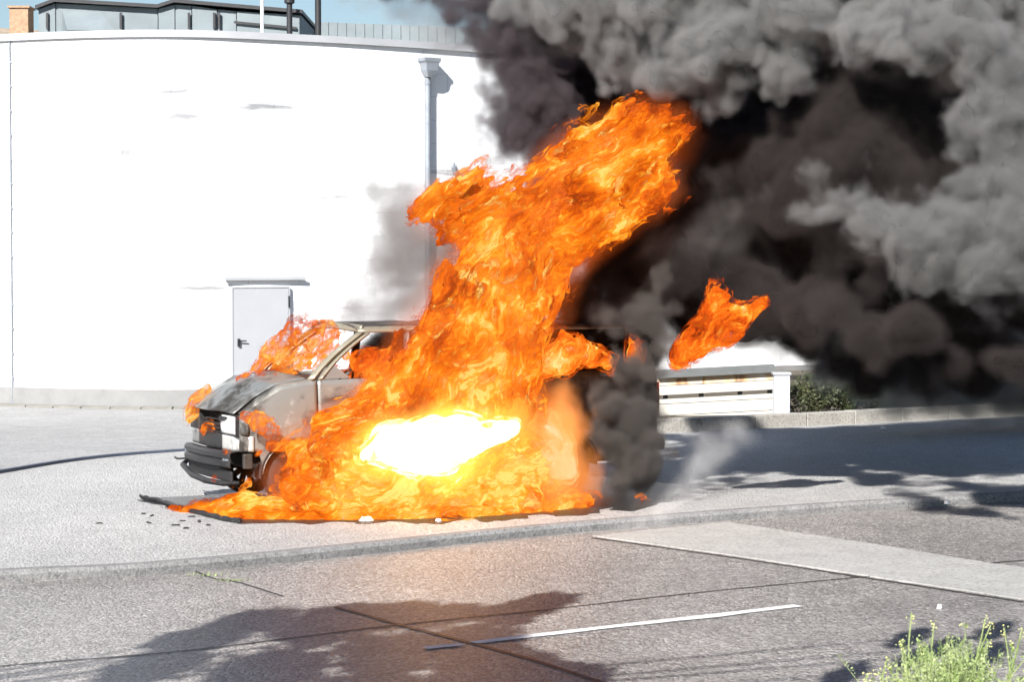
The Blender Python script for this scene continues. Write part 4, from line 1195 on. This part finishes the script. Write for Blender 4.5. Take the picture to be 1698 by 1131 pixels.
def flame(name, chains, m, label, along, k=2.5, voxel=0.028, fine=0.22, fine_scale=2.6, warp=0.35, soft=0.12, glow=None, layers=(0.18, 0.40, 0.64), warp_scale=1.3, gain=2.5):
    g_ = GN(name + '_shape')
    w = g_.v('SCALE', g_.v('SUBTRACT', g_.noise(g_.pos, warp_scale, 3, .55, 1), (.5, .5, .5)), warp)
    p = g_.v('ADD', g_.pos, w)
    f, lo, hi = g_.blobs(p, [px_chain(c) for c in chains], soft)
    q = g_.stretch(p, along, k)
    n1 = g_.noise(q, fine_scale, 6, .62)
    d = g_.m('ADD', f, g_.m('MULTIPLY_ADD', n1, fine * 4, -fine * 2))
    dens = g_.m('MULTIPLY_ADD', d, gain, 0.32, clamp=True)
    vol = g_.cube(dens, lo - Vector((.35,) * 3), hi + Vector((.35,) * 3), voxel)
    geos = [g_.shell(vol, t_, m, attr=float(i)) for i, t_ in enumerate(layers)]
    o = g_.finish(name, geos, None)
    o.data.materials.append(m)
    if glow:
        h_ = GN(name + '_glow_shape')
        w = h_.v('SCALE', h_.v('SUBTRACT', h_.noise(h_.pos, warp_scale, 3, .55, 1), (.5, .5, .5)), warp)
        f2, lo, hi = h_.blobs(h_.v('ADD', h_.pos, w), [px_chain(c) for c in chains], soft)
        d2 = h_.m('ADD', f2, h_.m('MULTIPLY_ADD', h_.noise(h_.stretch(h_.pos, along, k), 3.0, 4, .6), 0.9, -0.34))
        v2 = h_.cube(h_.m('MULTIPLY_ADD', d2, 2.2, 0.22, clamp=True), lo - Vector((.35,) * 3), hi + Vector((.35,) * 3), voxel * 1.8)
        go = h_.finish('flame_glow', [h_.mat(v2, glow)], None)
        go.data.materials.append(glow)
        tag(go, 'soft added glow around the ' + label.split(' of ')[0][:60], 'glow', kind='stuff')
    return tag(o, label, 'flame', 'flames burning on and around the van')

HOT = [(0.0, (0.02, 0.006, 0.003)), (0.20, (0.13, 0.018, 0.003)), (0.38, (0.42, 0.050, 0.003)), (0.54, (0.75, 0.12, 0.004)), (0.72, (0.95, 0.24, 0.010)), (0.88, (1.0, 0.42, 0.035)), (1.0, (1.0, 0.66, 0.16))]
WARM = [(0.06, (0.02, 0.006, 0.003)), (0.30, (0.20, 0.025, 0.004)), (0.50, (0.70, 0.085, 0.006)), (0.68, (0.95, 0.20, 0.012)), (0.88, (1.0, 0.42, 0.05)), (1.0, (1.0, 0.7, 0.25))]
PALE = [(0.10, (0.20, 0.04, 0.015)), (0.35, (0.65, 0.14, 0.04)), (0.55, (0.95, 0.35, 0.08)), (0.8, (1.0, 0.58, 0.2)), (1.0, (1.0, 0.85, 0.5))]
UPR = (0.80, 0.15, 0.55)      # the flow leans up and to the right
V_GLOW = volmat('flame_haze', (0.3, 0.12, 0.05), 1.2, glow=((1.0, 0.15, 0.012), 0.45))
F_UP = flamemat('upper_flame', UPR, 6.0, HOT, 0.54, 8.5, bias=0.00, contrast=1.15, warp=0.22)
F_MAIN = flamemat('main_flame', (0.55, 0.1, 0.8), 4.2, HOT, 0.54, 7.0, bias=0.01, contrast=1.15, warp=0.3)
F_SIDE = flamemat('side_flame', (0.92, 0.3, 0.30), 4.0, HOT, 0.60, 8.5, bias=0.04, contrast=1.3, warp=0.25)
F_RED = flamemat('red_flame', (0.7, 0.1, 0.7), 3.0, WARM, 0.58, 8.5, bias=-0.07, opened=0.13)
F_FRONT = flamemat('pale_flame', (0.6, 0.1, 0.8), 2.2, WARM, 0.50, 11.0, bias=-0.12, opened=0.23, sharp=4.5, warp=0.2)
F_BALL = flamemat('pale_fire_ball', (0.2, 0.1, 1), 1.6, PALE, 0.45, 4.5, bias=0.10, contrast=0.7, opened=0.06, sharp=3.0)
V_BALL = volmat('fire_ball_haze', (0.3, 0.15, 0.08), 5.0, glow=((1.0, 0.32, 0.06), 3.0))
WHITE = [(0.0, (0.20, 0.06, 0.006)), (0.12, (0.4, 0.2, 0.04)), (0.3, (1.0, 0.46, 0.16)), (1.0, (1.0, 0.50, 0.18))]
V_WHITE = volmat('white_hot_halo', (0.3, 0.12, 0.05), 1.0, glow=((1.0, 0.42, 0.06), 3.5))  # overexposure halo around the jet, imitated by a glowing volume
F_WHITE = flamemat('white_hot_flame', (0.92, 0.3, 0.30), 2.6, WHITE, 3.2, 4.0, bias=0.30)

flame('flame', [
    [(905, 330, 45, 25.6), (965, 300, 62, 25.4), (1030, 262, 62, 25.3), (1085, 228, 45, 25.3)],
    [(880, 350, 42, 25.5), (955, 375, 44, 25.3), (1050, 300, 58, 25.3)],
    [(720, 345, 20, 25.4), (775, 352, 38, 25.4), (840, 350, 42, 25.4), (905, 345, 42, 25.5)],
    [(800, 325, 22, 25.4), (850, 385, 34, 25.4), (940, 395, 24, 25.3)],
], F_UP, 'big tongue of orange flame reaching up right into the smoke', UPR, 3.6, fine=0.36, fine_scale=3.4, glow=V_GLOW)
flame('flame', [
    [(900, 400, 50, 25.4), (850, 440, 75, 25.2), (815, 510, 92, 25.0), (790, 590, 105, 24.8), (760, 680, 115, 24.5)],
    [(740, 540, 32, 24.8), (700, 610, 50, 24.6), (650, 690, 65, 24.3)],
    [(930, 420, 34, 25.3), (900, 470, 30, 25.2)],
], F_MAIN, 'tall main column of orange flame rising from the van side', (0.45, 0.1, 0.9), 2.6, fine=0.26, fine_scale=3.0, glow=V_GLOW)
flame('flame', [
    [(520, 780, 50, 24.1), (600, 760, 80, 24.0), (720, 770, 85, 24.2), (840, 770, 75, 24.6)],
    [(560, 700, 34, 24.2), (640, 690, 55, 24.2), (760, 680, 70, 24.4)],
    [(480, 800, 30, 24.05), (540, 830, 30, 23.9), (700, 830, 42, 23.9), (860, 825, 38, 24.3), (960, 830, 18, 24.8)],
], F_SIDE, 'wide sheet of yellow orange flame covering the van side and wheels', (0.92, 0.3, 0.30), 2.6, voxel=0.026, fine=0.17, glow=V_GLOW)
flame('white_hot_flame', [[(600, 760, 12, 23.55), (650, 745, 33, 23.5), (720, 735, 46, 23.5), (760, 730, 40, 23.6), (850, 712, 16, 23.9)], [(740, 770, 26, 23.55), (680, 760, 28, 23.5)]],
      F_WHITE, 'blinding white hot flame jet at the middle of the van side', (0.92, 0.3, 0.30), 2.5, voxel=0.024, fine=0.10, warp=0.2, glow=V_WHITE, gain=4.0)
flame('flame', [[(920, 690, 26, 24.8), (910, 740, 44, 24.6), (925, 770, 36, 24.6)]], F_BALL, 'pale orange fire ball in front of the rear wheel', (0.2, 0.1, 1), 1.6, voxel=0.026, fine=0.10, warp=0.25, glow=V_BALL, gain=5)
flame('flame', [[(890, 620, 26, 25.6), (940, 590, 42, 25.7), (1000, 595, 22, 25.8)], [(930, 560, 18, 25.7), (960, 590, 20, 25.7)]], F_RED, 'dark red orange flame filling the van rear side window', (0.7, 0.1, 0.7), 2.0, voxel=0.028, fine=0.14, gain=5)
flame('flame', [[(1040, 540, 9, 25.9), (1052, 585, 14, 25.9), (1058, 620, 7, 25.9)]], F_RED, 'thin flame lick between grey smoke right of the rear window', (0, 0, 1), 2.0, voxel=0.022, fine=0.08, warp=0.2, gain=5)
flame('flame', [[(1132, 590, 20, 24.9), (1170, 560, 30, 24.8), (1210, 535, 38, 24.8), (1248, 508, 24, 24.8)], [(1190, 530, 24, 24.8), (1196, 488, 17, 24.8)]], F_RED, 'separate orange flame tongue behind the van rear end', UPR, 2.4, voxel=0.026, fine=0.16, gain=5)
flame('flame', [[(440, 620, 12, 25.4), (470, 600, 24, 25.4), (500, 565, 36, 25.4), (545, 560, 30, 25.3)], [(400, 628, 8, 25.3), (470, 615, 18, 25.3), (545, 600, 16, 25.3)], [(565, 510, 9, 25.3), (572, 540, 11, 25.3)]],
      F_FRONT, 'ragged orange flames bursting out through the windscreen opening', UPR, 2.0, voxel=0.024, fine=0.17, fine_scale=3.4, gain=8)
flame('flame', [[(580, 625, 22, 25.4), (600, 600, 26, 25.4), (640, 600, 34, 25.5)]], F_RED, 'dark flame inside the front door window of the van', UPR, 2.0, voxel=0.026, fine=0.16, gain=5)
flame('flame', [[(318, 700, 12, 25.5), (332, 672, 17, 25.6), (348, 645, 12, 25.6)], [(325, 712, 8, 25.4), (345, 708, 12, 25.3), (330, 735, 6, 25.4)]],
      F_FRONT, 'small flame licking over the far bonnet corner', (0.3, 0, 1), 2.0, voxel=0.02, fine=0.10, fine_scale=4.0, warp=0.2, gain=8)
flame('flame', [[(405, 690, 9, 24.2), (428, 700, 20, 24.15), (450, 722, 18, 24.1)], [(420, 750, 10, 24.1), (450, 745, 14, 24.1), (490, 745, 14, 24.1)]],
      F_FRONT, 'flame coming out beside the near headlight above the wheel', UPR, 1.8, voxel=0.02, fine=0.10, fine_scale=4.0, warp=0.2, gain=8)
flame('flame', [[(362, 742, 5, 24.3), (372, 748, 7, 24.2), (366, 756, 5, 24.2)]],
      F_FRONT, 'small lick of flame on the front bumper beam', (0, 0, 1), 1.8, voxel=0.016, fine=0.05, fine_scale=5.0, warp=0.1, gain=8)
flame('flame', [[(352, 780, 5, 24.6), (358, 790, 7, 24.6), (350, 796, 4, 24.6)]], F_FRONT, 'small flame hanging under the bumper beam', (0, 0, 1), 1.8, voxel=0.016, fine=0.05, fine_scale=5.0, warp=0.1, gain=8)
flame('flame', [[(412, 786, 6, 24.4), (414, 800, 9, 24.4), (396, 812, 9, 24.5), (388, 806, 5, 24.6)]], F_FRONT, 'flame in front of the far wheel under the van nose', (0, 0, 1), 1.8, voxel=0.016, fine=0.05, fine_scale=5.0, warp=0.1, gain=8)
flame('flame', [[(500, 866, 5, 23.5), (545, 868, 7, 23.45), (600, 866, 4, 23.5)], [(690, 868, 5, 23.4), (730, 868, 8, 23.45), (790, 864, 5, 23.6)], [(275, 842, 6, 24.4), (330, 842, 18, 24.3), (400, 843, 22, 24.2), (470, 842, 22, 24.1)], [(370, 860, 9, 23.7), (440, 856, 12, 23.6), (520, 856, 14, 23.6), (640, 858, 14, 23.6), (780, 856, 14, 23.8), (880, 850, 12, 24.3), (960, 845, 9, 24.8), (1020, 852, 4, 24.8)]],
      F_SIDE, 'low flames running along the ground under the van', (1, 0.1, 0.12), 3.2, voxel=0.02, fine=0.09, fine_scale=4.0, warp=0.2, gain=8)
flame('flame', [[(1047, 824, 5, 25.3), (1064, 822, 8, 25.3), (1074, 824, 5, 25.3)]], F_FRONT, 'tiny separate flame on the ground behind the van', UPR, 2.0, voxel=0.016, fine=0.05, fine_scale=5.0, warp=0.1, gain=8)

# the thinner smokes
V_THIN = volmat('thin_grey_smoke', (0.55, 0.52, 0.50), 1.3)
V_LEFT = volmat('left_smoke', (0.34, 0.31, 0.30), 5)
V_STEAM = volmat('white_steam', (0.9, 0.9, 0.9), 1.1)
V_COL = volmat('dark_column_smoke', (0.16, 0.148, 0.138), 18)
smoke('drifting_smoke', [[(640, 500, 65, 26.5), (670, 420, 92, 26.6), (655, 335, 62, 26.8), (700, 300, 40, 27)], [(700, 500, 85, 26.6), (735, 400, 85, 26.7), (770, 330, 60, 26.9), (800, 280, 40, 27)], [(545, 515, 40, 26.6), (640, 525, 75, 26.3)], [(600, 330, 55, 27.2), (610, 270, 45, 27.2)]],
      V_LEFT, 'thin grey smoke between the white wall and the left edge of the flames', None, voxel=0.045, puff=0.3, puff_scale=2.0, fine=0.34, edge=0.45, hole=0.55, warp=0.8)
smoke('drifting_smoke', [[(640, 230, 45, 29), (630, 150, 50, 29), (720, 90, 40, 29)]],
      volmat('wisp_smoke', (0.5, 0.5, 0.52), 0.9), 'faint smoke wisp before the white wall left of the downpipe', None, voxel=0.06, puff=0.2, fine=0.2, edge=0.3, hole=0.7)
smoke('drifting_smoke', [[(445, 585, 14, 26.3), (470, 545, 14, 26.3), (500, 520, 14, 26.3)]],
      volmat('door_wisp_smoke', (0.45, 0.44, 0.44), 2.0), 'small grey smoke wisp before the grey door', None, voxel=0.04, puff=0.1, fine=0.10, edge=0.10, hole=0.6, pad=0.3)
smoke('drifting_smoke', [[(1250, 560, 42, 33), (1400, 570, 95, 34), (1550, 580, 110, 35), (1750, 590, 120, 36)], [(1400, 610, 60, 34.5), (1500, 640, 75, 35), (1720, 650, 85, 36)], [(1500, 600, 110, 39), (1750, 600, 130, 40)]],
      volmat('low_smoke', (0.45, 0.44, 0.42), 6), 'murky grey smoke hanging low over the kerb at right', None, voxel=0.08, puff=0.35, fine=0.3, edge=0.5, hole=0.2)
smoke('grey_smoke', [[(900, 532, 24, 25.4), (1000, 528, 36, 25.3), (1080, 520, 46, 25.2)], [(1100, 470, 30, 25.2), (1085, 540, 42, 25.1), (1070, 610, 42, 25.0)], [(1060, 610, 60, 25.4), (1040, 700, 78, 25.2), (1045, 770, 72, 25.1), (1020, 805, 45, 25)]],
      V_COL, 'dark grey smoke pouring down around the van rear end', None, voxel=0.035, puff=0.4, puff_scale=2.4, fine=0.22, edge=0.25, hole=0.3)
smoke('steam', [[(1030, 885, 26, 23.4), (1090, 868, 30, 23.6), (1135, 810, 40, 25.2), (1180, 740, 48, 26), (1230, 720, 40, 27)], [(1000, 885, 18, 23.4), (1200, 860, 18, 24)]],
      V_STEAM, 'thin white steam rising from the ground right of the van', None, voxel=0.05, puff=0.1, fine=0.2, edge=0.22, hole=0.6, warp=0.5, pad=0.3)

smoke('black_smoke', [[(612, 586, 20, 25.9), (650, 584, 38, 26.0), (760, 586, 42, 26.3), (1060, 585, 42, 27)]], V_BLACK, 'dark smoke filling the cabin behind the van windows', None, voxel=0.04, puff=0.0, fine=0.08, edge=0.06, warp=0.1, pad=0.2)
smoke('brown_smoke', [[(880, 640, 26, 25.2), (900, 665, 34, 25.2), (960, 690, 30, 25.3)], [(960, 800, 24, 24.9), (900, 790, 18, 24.8)]],
      V_COL, 'brown smoke pocket between the side flames and the rear wheel', None, voxel=0.035, puff=0.2, puff_scale=2.4, fine=0.2, edge=0.2, hole=0.3, pad=0.3, warp=0.2)

smoke('drifting_smoke', [[(1090, 430, 70, 25.6), (1180, 400, 80, 25.8), (1190, 300, 50, 26)], [(1200, 520, 60, 26), (1330, 470, 70, 26.5), (1420, 560, 60, 27)], [(1000, 470, 50, 25.7), (1080, 500, 60, 25.6)]],
      volmat('veil_smoke', (0.34, 0.32, 0.31), 1.3), 'brownish grey veils of smoke drifting before the black smoke mass', None, voxel=0.05, puff=0.35, puff_scale=1.6, fine=0.35, edge=0.35, hole=0.85, along=(0.6, 0, 0.8), k=2.0)

smoke('drifting_smoke', [[(560, -20, 45, 27.8), (660, 5, 60, 27.5), (760, 60, 70, 27.2)], [(700, -10, 60, 27.4), (820, 30, 60, 27.2)]],
      volmat('roof_veil_smoke', (0.40, 0.39, 0.39), 2.4), 'thin grey smoke veil drifting over the roof parapet at the top', None, voxel=0.045, puff=0.3, puff_scale=1.8, fine=0.3, edge=0.35, hole=0.5)
